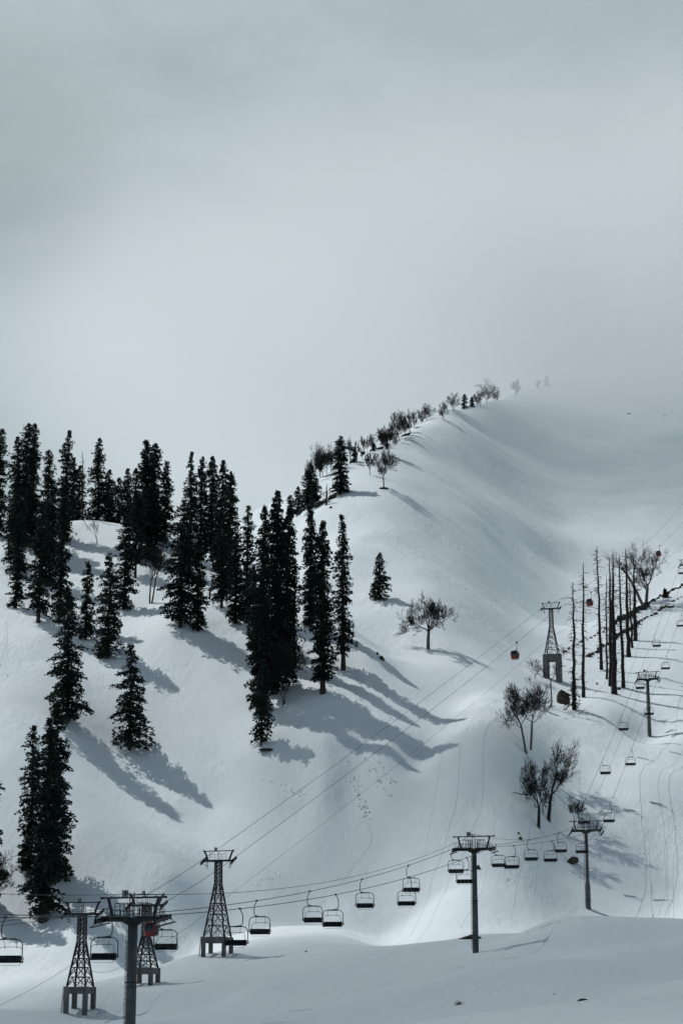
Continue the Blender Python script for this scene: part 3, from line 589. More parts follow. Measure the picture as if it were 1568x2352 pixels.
class MB:
    """collects boxes, bars and tubes and links them as one mesh"""
    def __init__(s): s.v = []; s.f = []
    def add(s, vs, fs):
        n = len(s.v); s.v += [tuple(x) for x in vs]; s.f += [tuple(n + i for i in f) for f in fs]; return s
    def box(s, x0, x1, y0, y1, z0, z1):
        return s.add([(x0, y0, z0), (x1, y0, z0), (x1, y1, z0), (x0, y1, z0), (x0, y0, z1), (x1, y0, z1), (x1, y1, z1), (x0, y1, z1)],
                     [(0, 3, 2, 1), (4, 5, 6, 7), (0, 1, 5, 4), (1, 2, 6, 5), (2, 3, 7, 6), (3, 0, 4, 7)])
    def bar(s, p, q, w, h=None, roll=None):
        p = Vector(p); q = Vector(q); d = (q - p).normalized(); h = h or w
        ref = Vector((0, 0, 1)) if abs(d.z) < .9 else Vector((1, 0, 0))
        a = d.cross(ref).normalized(); b = a.cross(d).normalized(); a *= w / 2; b *= h / 2
        return s.add([p - a - b, p + a - b, p + a + b, p - a + b, q - a - b, q + a - b, q + a + b, q - a + b],
                     [(0, 3, 2, 1), (4, 5, 6, 7), (0, 1, 5, 4), (1, 2, 6, 5), (2, 3, 7, 6), (3, 0, 4, 7)])
    def tube(s, pts, r, n=8, caps=True):
        pts = [Vector(p) for p in pts]; rr = r if isinstance(r, (list, tuple)) else [r] * len(pts); rings = []; a = None
        for i, p in enumerate(pts):
            d = (pts[min(i + 1, len(pts) - 1)] - pts[max(i - 1, 0)]).normalized()
            if a is None: a = d.orthogonal().normalized()
            else: a = (a - d * a.dot(d)).normalized()
            b = d.cross(a); rings.append([p + (a * math.cos(k * 2 * math.pi / n) + b * math.sin(k * 2 * math.pi / n)) * rr[i] for k in range(n)])
        vs = [x for rg in rings for x in rg]; fs = []
        for i in range(len(pts) - 1):
            for k in range(n): fs.append((i * n + k, i * n + (k + 1) % n, (i + 1) * n + (k + 1) % n, (i + 1) * n + k))
        if caps: fs.append(tuple(range(n))[::-1]); fs.append(tuple((len(pts) - 1) * n + k for k in range(n)))
        return s.add(vs, fs)
    def disc(s, c, axis, r, w, n=14):
        c = Vector(c); ax = Vector(axis).normalized(); return s.tube([c - ax * w / 2, c + ax * w / 2], r, n)
    def build(s, name, material, parent=None, smooth_=False, loc=None):
        me = bpy.data.meshes.new(name); me.from_pydata(s.v, [], s.f); me.materials.append(material)
        if smooth_:
            me.polygons.foreach_set('use_smooth', [len(p.vertices) == 4 for p in me.polygons])
        me.update(); return link(name, me, parent, loc)
def text_mesh(name, txt, size, material, parent, loc, rx=math.pi / 2, rz=0.):
    cu = bpy.data.curves.new('t', 'FONT'); cu.body = txt; cu.size = size; cu.extrude = .012; cu.align_x = 'CENTER'; cu.align_y = 'CENTER'; cu.offset = size * .02
    o = bpy.data.objects.new('t', cu); COL.objects.link(o); bpy.context.view_layer.update()
    me = bpy.data.meshes.new_from_object(o.evaluated_get(bpy.context.evaluated_depsgraph_get()))
    bpy.data.objects.remove(o); bpy.data.curves.remove(cu)
    me.materials.clear(); me.materials.append(material)
    r = link(name, me, parent, loc); r.rotation_euler = (rx, 0, rz); return r
def arc(cx, cz, r, a0, a1, y=0., n=6):
    return [(cx + r * math.cos(a0 + (a1 - a0) * k / n), y, cz + r * math.sin(a0 + (a1 - a0) * k / n)) for k in range(n + 1)]

HEAD = -math.atan(.29)     # heading of both lines seen from above (turn from +y towards +x)

# ---- chairlift pylons: crossarm height fixed by the photograph
def pylon(u, v_arm, Y, width_px, v_base, num, label, slope=.2, r=(.36, .55), flare=False):
    top = P(u, v_arm, Y); gx, gy = top.x, top.y; gz = hz(gx, gy); base = Vector((gx, gy, gz)); H = top.z - gz
    e = empty('lift_pylon', base, HEAD); tag(e, label, 'lift pylon', 'round steel pylons of the chairlift')
    mpx = (Y * CP + top.z * SP) / F; hw = width_px * mpx / 2 / math.cos(HEAD)
    k = hw / 2.65
    m = MB()
    if flare: prof = [(-1, r[1]), (H * .30, r[1]), (H * .36, r[0] * .98), (H - .3, r[0] * .9)]
    else: prof = [(-1, r[1]), (H * .45, (r[0] + r[1]) / 2), (H - .3, r[0])]
    m.tube([(0, 0, z) for z, _ in prof], [q for _, q in prof], 20)
    m.build('pole', M['steel'], e, True)
    def rad_at(z):
        for (z0, r0), (z1, r1) in zip(prof, prof[1:]):
            if z <= z1: return r0 + (r1 - r0) * max(0, (z - z0) / (z1 - z0))
        return prof[-1][1]
    for z in ([H * .12, H * .5] if not flare else [H * .12, H * .52]):
        MB().disc((0, 0, z), (0, 0, 1), rad_at(z) + .12, .07, 18).build('flange', M['dark_steel'], e)
        MB().disc((0, 0, z - .35), (0, 0, 1), rad_at(z) + .06, .04, 18).build('flange', M['dark_steel'], e)
    MB().disc((0, 0, H - .35), (0, 0, 1), r[0] + .13, .08, 18).build('flange', M['dark_steel'], e)
    m = MB(); z = .5
    while z < H - 1:
        m.bar((-rad_at(z) - .12, -.12, z), (-rad_at(z) - .12, .12, z), .035); m.bar((-rad_at(z), 0, z), (-rad_at(z) - .12, 0, z), .03); z += .45
    for y in (-.12, .12): m.bar((-rad_at(.5) - .12, y, .4), (-rad_at(H - 1) - .12, y, H - .8), .03)
    m.build('ladder', M['dark_steel'], e)
    # crossarm: deep in the middle, shallow at the ends
    m = MB(); c = .30
    pr = [(-hw * .92, -.10, .20), (-.9 * k, -.13, .20), (-.45, -.40, .20), (.45, -.40, .20), (.9 * k, -.13, .20), (hw * .92, -.10, .20)]
    vs = []; fs = []
    for x, z0, z1 in pr: vs += [(x, -c / 2, H + z0), (x, c / 2, H + z0), (x, c / 2, H + z1), (x, -c / 2, H + z1)]
    for i in range(5):
        for q in range(4): fs.append((i * 4 + q, i * 4 + (q + 1) % 4, i * 4 + 4 + (q + 1) % 4, i * 4 + 4 + q))
    fs += [(3, 2, 1, 0), (20, 21, 22, 23)]; m.add(vs, fs); m.build('crossarm', M['dark_steel'], e)
    m = MB(); zt = H + 1.78
    m.bar((-hw, 0, zt), (hw, 0, zt), .13, .13)
    for s in (-1, 1):
        m.bar((s * hw * .79, 0, zt - .06), (s * hw * .64, 0, H + .2), .20, .20); m.box(s * hw - .12, s * hw + .12, -.09, .09, zt - .09, zt + .09)
        for q in (.35, .7): m.box(s * hw * q - .05, s * hw * q + .05, -.1, .1, zt + .065, zt + .12)
    m.build('lifting_frame', M['dark_steel'], e)
    m = MB()
    for x in (-.19, .19): m.bar((x, -.3, H + .2), (x, -.3, zt + .4), .06)
    z = H + .4
    while z < zt + .3: m.bar((-.19, -.3, z), (.19, -.3, z), .035); z += .3
    m.bar((-.75, -.3, zt + .48), (.05, -.3, zt + .05), .09); m.build('top_ladder', M['dark_steel'], e)
    m = MB()
    for s in (-1, 1):
        for y in (-.55, .55):
            xs = [s * hw * q for q in (.10, .22, .34, .50)]
            for x in xs: m.bar((x, y, H + .2), (x, y, H + 1.32), .045)
            for z in (H + .72, H + 1.32): m.bar((xs[0], y, z), (xs[-1], y, z), .045)
            xs = [s * hw * q for q in (.52, .70, .86)]
            for x in xs: m.bar((x, y * 1.5, H + .05), (x, y * 1.5, H + .85), .045)
            for z in (H + .45, H + .85): m.bar((xs[0], y * 1.5, z), (xs[-1], y * 1.5, z), .04)
            m.bar((s * hw * .1, y, H + .75), (s * hw * .30, y, H + 1.3), .03)
            m.bar((s * hw * .2, 0, H + .2), (s * hw * .2, 0, H + 1.0), .08)
        m.box(s * hw * .10 if s > 0 else -hw * .88, hw * .88 if s > 0 else -hw * .10, -.6, .6, H + .2, H + .24)
        m.bar((s * hw * .5, -.58, H + 1.32), (s * hw * .5, .58, H + 1.32), .04)
    m.build('railing', M['dark_steel'], e)
    # sheave trains
    for s in (-1, 1):
        sh = MB(); x = s * (hw * .93); L2 = 1.9
        for j in range(2):
            y0 = -L2 + j * L2; sh.bar((x, y0 + .1, H + .02 + (y0 + .1) * slope), (x, y0 + L2 - .1, H + .02 + (y0 + L2 - .1) * slope), .16, .22)
        sh.bar((x - s * .1, -1.0, H + .22 - slope), (x - s * .1, 1.0, H + .22 + slope), .14, .22)
        sh.box(x - .2 if s > 0 else x - .08, x + .08 if s > 0 else x + .2, -.15, .15, H - .15, H + .28)
        sh.bar((x + s * .30, -L2, H - .38 - L2 * slope), (x + s * .30, L2, H - .38 + L2 * slope), .28, .07)
        for y in (-L2 + .2, 0, L2 - .2): sh.bar((x, y, H + y * slope), (x + s * .3, y, H - .36 + y * slope), .05)
        so_ = sh.build('sheave_assembly', M['dark_steel'], e)
        for j in range(6):
            y = -L2 + .25 + j * (2 * L2 - .5) / 5
            w_ = MB().disc((x, y, H + .06 + y * slope), (1, 0, 0), .23, .10, 12); w_.build('wheel', M['rubber'], so_)
    # number sign
    sg = MB().box(-hw * .36, -hw * .36 + .50 * k * 1.1, -.10, -.07, zt + .05, zt + .60).build('number_sign', M['plate'], e)
    text_mesh('number', num, .5, M['ink'], sg, (-hw * .36 + .275 * k, -.115, zt + .33))
    ends = {}
    for s in (-1, 1):
        ends[s] = mb_mat(e) @ Vector((s * hw * .93, 0, H + .34))
    ends['top'] = mb_mat(e) @ Vector((0, 0, zt + .3)); ends['e'] = e
    return ends

def mb_mat(e): return Matrix.Translation(e.location) @ Matrix.Rotation(e.rotation_euler.z, 4, 'Z')
PT = []
for args, kw in [
    ((306, 2113, 164, 150, None, '3', 'nearest round pylon, cut by the bottom edge, with sign 3 on its top beam'), dict(slope=.15, r=(.40, .43))),
    ((1088, 1952, 270, 90, 2165, '4', 'round pylon standing on the edge of the near snow drift, sign 4 on top'), dict(slope=.16, r=(.33, .42))),
    ((1345, 1909, 356, 69, 2117, '5', 'round pylon with widened lower half behind the near snow hump'), dict(slope=.32, r=(.30, .44), flare=True)),
    ((1486, 1561, 456, 50, 1700, '6', 'round pylon on the slope beside the dead trunks, chair hanging at mid height'), dict(slope=.4, r=(.34, .42))),
    ((1580, 1298, 590, 42, None, '7', 'farthest pylon head just entering the picture at the right edge'), dict(slope=.42, r=(.34, .42)))]:
    PT.append(pylon(*args, **kw))

def catenary(p, q, sag, n=40):
    return [p.lerp(q, t) - Vector((0, 0, 4 * sag * t * (1 - t))) for t in [k / n for k in range(n + 1)]]
def cable(pts, label, r=.028, group='ropes of the chairlift', name='cable'):
    m = MB().tube(pts, r, 5, True); o = m.build(name, M['cable'], None, True); tag(o, label, 'cable', group); return o
d0 = Vector((math.sin(-HEAD), math.cos(HEAD), 0))
ROPE = {}
sags = [1.6, .6, .35, 1.0]
for s, nm in ((-1, 'left'), (1, 'right')):
    start = PT[0][s] - d0 * 60 + Vector((0, 0, -2.2)); pts = catenary(start, PT[0][s], .5, 20)
    for i in range(4): pts += catenary(PT[i][s], PT[i + 1][s], sags[i], 40)[1:]
    end = PT[4][s] + Vector((60, 190, 95)); pts += catenary(PT[4][s], end, 3, 20)[1:]
    ROPE[s] = pts
    cable(pts, 'left moving rope of the chairlift carrying the chairs that ride uphill' if s < 0 else 'right moving rope of the chairlift carrying the chairs that ride downhill', .034)
pts = catenary(PT[0]['top'] - d0 * 60 + Vector((0, 0, -2.5)), PT[0]['top'], .6, 16)
for i, sg in enumerate((2.3, 1.9, 1.0, 1.5)): pts += catenary(PT[i]['top'], PT[i + 1]['top'], sg, 30)[1:]
cable(pts, 'thin signal line strung from pylon top to pylon top of the chairlift', .024)

def on_rope(s, u):
    """point of a rope seen at photograph column u"""
    best = None
    pts = ROPE[s]
    for a, b in zip(pts, pts[1:]):
        ua, _ = proj(a); ub, _ = proj(b)
        if (ua - u) * (ub - u) <= 0 and a.y > 60:
            p = a.lerp(b, (u - ua) / (ub - ua) if ub != ua else 0); return p
    return pts[-1]

# ---- chairs
def make_chair():
    e = empty('lift_chair', (0, 0, 0))
    W = 1.04; zt = -1.56; zb = -3.02
    m = MB(); m.tube([(0, 0, 0), (-.07, 0, -.16), (-.24, 0, -.46), (-.27, 0, -.75), (-.27, 0, -1.15), (-.24, 0, -1.32), (-.12, 0, -1.44), (.05, 0, -1.48), (.20, 0, -1.49)], .042, 8); m.build('hanger', M['dark_steel'], e, True)
    MB().box(-.09, .09, -.30, .30, -.05, .07).bar((0, -.32, .02), (0, .32, .02), .10, .06).build('grip', M['dark_steel'], e)
    c = .30; r = .46
    pts = [(c - W, 0.05, zb)] + [(c - W, 0, -2.4)] + arc(c - W + r, zt - r, r, math.pi, math.pi / 2, 0, 7) + arc(c + W - r, zt - r, r, math.pi / 2, 0, 0, 7) + [(c + W, 0, -2.4), (c + W, .05, zb)]
    m = MB().tube(pts, .038, 8); m.bar((c - .55, 0, zt + .02), (c + .55, 0, zt + .02), .12, .10)
    for s in (-1, 1):      # round end loops beside the seat
        m.tube([(c + s * (W + .03) + .09 * math.cos(t * .785), .06 - .02, zb + .10 + .13 * math.sin(t * .785)) for t in range(9)], .022, 6)
        m.bar((c + s * W, .05, zb), (c + s * (W - .1), .45, zb - .02), .05)
    m.build('frame', M['dark_steel'], e, True)
    MB().box(c - .14, c + .14, -.07, -.045, zt - .05, zt + .10).build('number_plate', M['plate'], e)
    m = MB()
    for k in range(4): x0 = c - .96 + k * .48; m.box(x0 + .006, x0 + .474, .02, .10, -3.10, -2.70)
    m.build('backrest', M['padding'], e)
    m = MB()
    for k in range(4): x0 = c - .96 + k * .48; m.box(x0 + .006, x0 + .474, .10, .60, -3.17, -3.07)
    m.box(c - .97, c + .97, .0, .58, -3.21, -3.17); m.build('seat', M['padding'], e)
    r = .30; w = .88; z2 = -2.08
    pts = [(c - w, .5, -2.85)] + arc(c - w + r, z2 - r, r, math.pi, math.pi / 2, .5, 5) + arc(c + w - r, z2 - r, r, math.pi / 2, 0, .5, 5) + [(c + w, .5, -2.85)]
    m = MB().tube(pts, .020, 6)
    for s in (-1, 1):
        m.tube([(c + s * .45 + .06, .05, zt), (c + s * .45 + .02, .40, -1.85), (c + s * .45 - .03, .5, -2.12), (c + s * .45, .5, -2.20), (c + s * .45 + .07, .5, -2.09)], .016, 5)
        m.bar((c + s * w, .5, -2.85), (c + s * (W - .05), .1, -2.95), .035)
    m.tube([(c - .8, .35, -3.38), (c + .8, .35, -3.38)], .014, 5); m.bar((c - .8, .35, -3.38), (c - .8, .5, -3.1), .02); m.bar((c + .8, .35, -3.38), (c + .8, .5, -3.1), .02)
    m.build('restraint_bar', M['dark_steel'], e, True)
    return e
def copy_tree(o):
    c = o.copy(); COL.objects.link(c)
    for ch in o.children:
        d = ch.copy(); COL.objects.link(d); d.parent = c
        for g_ in ch.children:
            h_ = g_.copy(); COL.objects.link(h_); h_.parent = d
    return c
CH = [  # rope side, column of the hanger, label
 (-1, 14, 'chair cut by the left picture edge, nearest of all'),
 (1, 251, 'large near chair between the left lattice tower and the nearest pylon'),
 (-1, 374, 'chair just right of the nearest pylon, its seat beside the red cabin'),
 (1, 551, 'chair overlapping the right side of the middle lattice tower foot'),
 (-1, 590, 'chair just right of the one overlapping the middle lattice tower'),
 (-1, 711.5, 'left chair of the close pair over the snow hump'),
 (1, 771, 'right chair of the close pair over the snow hump'),
 (-1, 831.5, 'single chair halfway between the close pair and the stacked pair'),
 (-1, 938, 'upper chair of the stacked pair left of the pylon with sign 4'),
 (1, 939, 'lower chair of the stacked pair left of the pylon with sign 4'),
 (-1, 1040.5, 'chair hanging under the left arm of the pylon with sign 4'),
 (1, 1071, 'chair half behind the pole of the pylon with sign 4, lower one'),
 (-1, 1139, 'first chair right of the pylon with sign 4, touching its neighbour'),
 (1, 1178.5, 'second chair right of the pylon with sign 4, slightly lower'),
 (-1, 1213.7, 'third chair right of the pylon with sign 4, higher'),
 (1, 1266.8, 'fourth chair right of the pylon with sign 4, lower of two near the rock'),
 (-1, 1281.8, 'fifth chair right of the pylon with sign 4, higher of two near the rock'),
 (1, 1338.5, 'chair in front of the widened pylon pole beside the pointed rock'),
 (-1, 1336, 'chair seen just above the head of the widened pylon'),
 (1, 1400, 'chair hanging right of the head of the widened pylon'),
 (-1, 1384.6, 'left chair of the lower pair on the slope above the widened pylon'),
 (1, 1449, 'right chair of the lower pair on the slope above the widened pylon'),
 (-1, 1426.5, 'single chair below and left of the pylon beside the dead trunks'),
 (1, 1491, 'chair seen against the pole of the pylon beside the dead trunks'),
 (-1, 1465, 'chair tucked under the left arm of the pylon beside the dead trunks'),
 (1, 1529, 'chair just upper right of the pylon beside the dead trunks'),
 (-1, 1503, 'chair above the pylon beside the dead trunks on the uphill rope'),
 (1, 1563, 'chair at the right edge level with the long trunk shadows'),
 (-1, 1535, 'small chair beneath the stubby evergreen on the rocky crest'),
 (-1, 1561, 'topmost small chair at the right edge under the farthest pylon head'),
]
ch0 = make_chair()
for k, (s, u, lab) in enumerate(CH):
    c = ch0 if k == 0 else copy_tree(ch0)
    p = on_rope(s, u); c.location = p
    c.rotation_euler = (0, 0, HEAD * .55 + (math.pi if s > 0 else 0))
    tag(c, lab, 'lift chair', 'four-seat chairs on the chairlift')

# ---- gondola lattice towers
def lattice_tower(u, v_top, Y, beam_px, hs, num, label, portal=False, trap=1.62, hb=1.62):
    top = P(u, v_top, Y); gz = hz(top.x, top.y); HT = top.z - gz
    shaft, flare, conc = hs; k = (HT - trap) / (shaft + flare + conc); shaft *= k; flare *= k; conc *= k
    e = empty('lattice_tower', Vector((top.x, top.y, gz)), HEAD); tag(e, label, 'lattice tower', 'lattice towers of the gondola lift')
    mpx = (Y * CP + top.z * SP) / F; hw = beam_px * mpx / 2 / math.cos(HEAD)
    z1 = conc; z2 = conc + flare; z3 = z2 + shaft; ht = .42; cw = .27
    if portal:
        m = MB()
        for s in (-1, 1): MB().box(s * 1.6 - .62, s * 1.6 + .62, -1.3, 1.3, -2, z1 - 1.7).build('concrete_column', M['concrete'], e)
        MB().box(-2.22, 2.22, -1.3, 1.3, z1 - 1.7, z1).build('concrete_beam', M['concrete'], e)
    else:
        for sx_ in (-1, 1):
            for sy in (-1, 1):
                MB().box(sx_ * hb - cw, sx_ * hb + cw, sy * hb - cw, sy * hb + cw, -1.5, z1).build('concrete_column', M['concrete'], e)
        m = MB()
        for s in (-1, 1):
            m.box(-hb + cw, hb - cw, s * hb - .22, s * hb + .22, z1 - .85, z1 - .02); m.box(s * hb - .22, s * hb + .22, -hb + cw, hb - cw, z1 - .85, z1 - .02)
        m.build('concrete_beam', M['concrete'], e)
    m = MB(); cr = [(-1, -1), (1, -1), (1, 1), (-1, 1)]
    lv = 5; zs = [z1 + flare * (1 - (1 - i / lv) ** 1.12) for i in range(lv + 1)]; hwz = lambda z: hb + (ht * 1.08 - hb) * (z - z1) / flare
    for sx_, sy in cr: m.bar((sx_ * hb, sy * hb, z1), (sx_ * ht * 1.08, sy * ht * 1.08, z2), .19)
    for i in range(lv):
        za, zb_ = zs[i], zs[i + 1]; a = hwz(za); b = hwz(zb_)
        for q in range(4):
            (x0, y0), (x1, y1) = cr[q], cr[(q + 1) % 4]
            A0 = Vector((x0 * a, y0 * a, za)); A1 = Vector((x1 * a, y1 * a, za)); B0 = Vector((x0 * b, y0 * b, zb_)); B1 = Vector((x1 * b, y1 * b, zb_)); Bm = (B0 + B1) / 2
            m.bar(B0, B1, .10); 
            if i < lv - 1:
                m.bar(A0, Bm, .09); m.bar(A1, Bm, .09)
                m.bar(A0.lerp(Bm, .5), A0.lerp(B0, .5), .07); m.bar(A1.lerp(Bm, .5), A1.lerp(B1, .5), .07)
            else: m.bar(A0, B1, .08); m.bar(A1, B0, .08)
    n = 6
    for sx_, sy in cr: m.bar((sx_ * ht * 1.08, sy * ht * 1.08, z2), (sx_ * ht, sy * ht, z3), .14)
    for i in range(n):
        za = z2 + shaft * i / n; zb_ = z2 + shaft * (i + 1) / n
        for q in range(4):
            (x0, y0), (x1, y1) = cr[q], cr[(q + 1) % 4]
            m.bar((x0 * ht, y0 * ht, za), (x1 * ht, y1 * ht, zb_), .065); m.bar((x0 * ht, y0 * ht, zb_), (x1 * ht, y1 * ht, zb_), .08); m.bar((x1 * ht, y1 * ht, za), (x0 * ht, y0 * ht, zb_), .065)
    m.build('lattice_body', M['dark_steel'], e)
    if not portal:
        m = MB(); x = -hb - cw - .12
        for y in (-hb - .15, -hb + .15): m.bar((x - .25, y, -.3), (x, y, z1 + .05), .05)
        z = .1
        while z < z1: q = x - .25 * (1 - (z + .3) / (z1 + .35)); m.bar((q, -hb - .15, z), (q, -hb + .15, z), .035); z += .32
        m.bar((x, -hb, z1), (x + .2, -hb, z1), .05); m.build('ladder', M['dark_steel'], e)
    m = MB(); z = z1 + .1
    while z < z3: m.bar((-.2, 0, z), (.2, 0, z), .03); z += .35
    for x in (-.2, .2): m.bar((x, 0, z1), (x, 0, z3), .04)
    m.build('ladder', M['dark_steel'], e)
    MB().box(-hw * .80, hw * .80, -.22, .22, z3, z3 + .30).box(-.55, .55, -.5, .5, z3 - .14, z3).build('crossarm', M['dark_steel'], e)
    zt = z3 + trap
    m = MB().bar((-hw, 0, zt), (hw, 0, zt), .13, .13)
    for s in (-1, 1):
        m.bar((s * hw * .96, 0, zt + .05), (s * hw * .72, 0, z3 + .3), .22, .22); m.box(s * hw - .1, s * hw + .1, -.12, .12, zt - .12, zt + .14)
    m.build('lifting_frame', M['dark_steel'], e)
    m = MB()
    for x in (-.12, .12): m.bar((x, 0, z3 + .3), (x, 0, zt), .05)
    for s in (-1, 1):
        for x in (.22, .55): m.bar((s * hw * x, -.25, z3 + .3), (s * hw * x, -.25, z3 + 1.1), .035)
        for z in (z3 + .7, z3 + 1.1): m.bar((s * hw * .22, -.25, z), (s * hw * .55, -.25, z), .035)
        m.bar((s * hw * .55, -.25, z3 + 1.1), (s * hw * .55, -.25, zt), .03)
    m.bar((-hw * .5, -.25, z3 + 1.12), (hw * .5, -.25, z3 + 1.12), .03)
    m.build('railing', M['dark_steel'], e)
    sl_ = .42; ends = {}
    for s in (-1, 1):
        x = s * hw * 1.02; m = MB(); L2 = 1.3
        m.bar((x, -L2, z3 + .12 - L2 * sl_), (x, L2, z3 + .12 + L2 * sl_), .22, .26); m.box(min(s * hw * .8, x), max(s * hw * .8, x), -.15, .15, z3 + .02, z3 + .27)
        for y in (-.25, .25): m.bar((s * hw * .78, y, z3), (s * hw * .78, y, z3 - .95), .05)
        for z in (z3 - .55, z3 - .9): m.bar((s * hw * .78, -.35, z), (s * hw * .78, .35, z), .05); m.bar((s * hw * .70, 0, z), (s * hw * .86, 0, z), .04)
        m.tube([(s * hw * .98, 0, z3), (s * hw * 1.0, 0, z3 - .35), (s * hw * .85, 0, z3 - .55)], .03, 5)
        so_ = m.build('sheave_assembly', M['dark_steel'], e)
        for j in range(4):
            y = -L2 + .3 + j * (2 * L2 - .6) / 3; MB().disc((x, y, z3 + .24 + y * sl_), (1, 0, 0), .22, .12, 12).build('wheel', M['rubber'], so_)
        ends[s] = mb_mat(e) @ Vector((x, 0, z3 + .48))
    sg = MB().box(-.66, -.24, -.10, -.07, zt + .06, zt + .52).build('number_sign', M['green_plate'], e)
    text_mesh('number', num, .36, M['white_ink'], sg, (-.45, -.115, zt + .29))
    ends['mid'] = mb_mat(e) @ Vector((-hwz(z1 + flare * .55), 0, z1 + flare * .55)); return ends
TW = [lattice_tower(191, 2073, 262, 80, (3.75, 6.0, 3.3), '4', 'leftmost lattice tower on four concrete legs, with green sign 4', hb=1.30),
      lattice_tower(338, 2055, 285, 79, (5.4, 5.4, 2.9), '5', 'lattice tower half hidden behind the nearest round pylon', hb=1.38),
      lattice_tower(502.5, 1954.5, 305, 68.5, (4.0, 9.0, 3.0), '6', 'middle lattice tower on four concrete legs at the left of the snow hump'),
      lattice_tower(1264, 1385, 495, 40, (4.6, 7.3, 6.5), '7', 'far lattice tower on a concrete portal left of the dead trunks', portal=True)]
gl = 'ropes of the gondola lift'
GR = {}
for s, nm in ((-1, 'left'), (1, 'right')):
    st = TW[0][s] - d0 * 90 + Vector((-8, 0, -8)); pts = catenary(st, TW[0][s], 1.2, 12)
    pts += catenary(TW[0][s], TW[1][s], .3 if s < 0 else 1.0, 12)[1:]; pts += catenary(TW[1][s], TW[2][s], .3, 12)[1:]; pts += catenary(TW[2][s], TW[3][s], .8, 60)[1:]
    far = P(1700, 905, 1250) if s < 0 else P(1725, 915, 1250); pts += catenary(TW[3][s], far, 21, 60)[1:]
    GR[s] = pts; cable(pts, f'{nm} haul rope of the gondola lift climbing past the lattice towers to the summit', .036, gl)
pts = catenary(P(-90, 2345, 250), TW[0]['mid'], .6, 12) + catenary(TW[0]['mid'], TW[1]['mid'], 2.0, 14)[1:] + catenary(TW[1]['mid'], TW[2]['mid'], .8, 10)[1:] + catenary(TW[2]['mid'], TW[3]['mid'], 1, 50)[1:] + catenary(TW[3]['mid'], P(1780, 1010, 1150), 10, 40)[1:]
cable(pts, 'thin power line looping between the lattice tower bodies', .022, gl)

def make_cabin():
    e = empty('gondola_cabin', (0, 0, 0)); W = .88; D_ = 1.0; z0 = -3.95; z1 = -2.05
    MB().box(-.16, .16, -.45, .45, -.10, .16).bar((0, -.55, .05), (0, .55, .05), .12, .14).disc((-.12, .2, .2), (1, 0, 0), .12, .05).build('grip', M['dark_steel'], e)
    MB().tube([(0, 0, -.05), (.03, 0, -.5), (.03, 0, -1.35), (.06, 0, -1.55), (-.12, 0, -1.75), (-.45, 0, -1.85), (-.55, 0, -2.02)], [.05, .05, .05, .07, .09, .07, .06], 8).build('hanger', M['dark_steel'], e, True)
    cx = -.55
    prof = [(.66, z0), (.74, z0 + .03), (.80, z0 + .5), (.88, z0 + 1.0), (.86, z0 + 1.35), (.74, z1 - .05), (.66, z1)]
    def ring(w, z, k=1.08, ch=.20):
        d = w * k; return [(cx - w + ch, -d, z), (cx + w - ch, -d, z), (cx + w, -d + ch, z), (cx + w, d - ch, z), (cx + w - ch, d, z), (cx - w + ch, d, z), (cx - w, d - ch, z), (cx - w, -d + ch, z)]
    def shell(pr, grow=0.): 
        m = MB(); vs = []; fs = []
        for w, z in pr: vs += ring(w + grow, z)
        for i in range(len(pr) - 1):
            for q in range(8): fs.append((i * 8 + q, i * 8 + (q + 1) % 8, i * 8 + 8 + (q + 1) % 8, i * 8 + 8 + q))
        fs += [tuple(range(8))[::-1], tuple((len(pr) - 1) * 8 + q for q in range(8))]; m.add(vs, fs); return m
    shell(prof).build('body', M['red'], e)
    def lerpw(z):
        for (w0, a), (w1, b) in zip(prof, prof[1:]):
            if z <= b: return w0 + (w1 - w0) * (z - a) / (b - a)
        return prof[-1][0]
    za, zc = z0 + .62, z1 - .14
    for q, (ax, sg) in enumerate((('y', -1), ('y', 1), ('x', -1), ('x', 1))):
        m = MB(); rows = [za, z0 + 1.0, z0 + 1.35, zc]; vs = []; fs = []
        for z in rows:
            w = lerpw(z); d = w * 1.08 
            for t in (-1, 1):
                h_ = (w - .2)
                vs.append((cx + t * h_, sg * (d + .012), z) if ax == 'y' else (cx + sg * (w + .012), t * (d - .22), z))
        vs += [(v_[0] * 1.0 - (0 if ax == 'y' else sg * .008), v_[1] - (sg * .008 if ax == 'y' else 0), v_[2]) for v_ in vs]
        for i in range(3):
            fs.append((i * 2, i * 2 + 1, i * 2 + 3, i * 2 + 2)); fs.append((8 + i * 2, 8 + i * 2 + 2, 8 + i * 2 + 3, 8 + i * 2 + 1))
        m.add(vs, fs); m.build('window', M['glass'], e)
    m = MB(); x = cx + .90
    for y in (-.35, -.1, .15, .4): m.bar((x, y, z0 + .2), (x + .12, y, z0 + 1.5), .05)
    for z in (z0 + .25, z0 + 1.2): m.bar((x + .06, -.45, z), (x + .06, .5, z), .06)
    m.box(x - .02, x + .16, -.5, -.05, z0 + .15, z0 + .5); m.build('ski_rack', M['steel'], e)
    MB().box(cx - .5, cx + .5, -.55, .55, z1, z1 + .06).build('roof', M['dark_steel'], e)
    return e
def on_line(pts, u):
    for a, b in zip(pts, pts[1:]):
        ua, ub = proj(a)[0], proj(b)[0]
        if (ua - u) * (ub - u) <= 0 and a.y > 200 and ua != ub: return a.lerp(b, (u - ua) / (ub - ua))
cb = make_cabin()
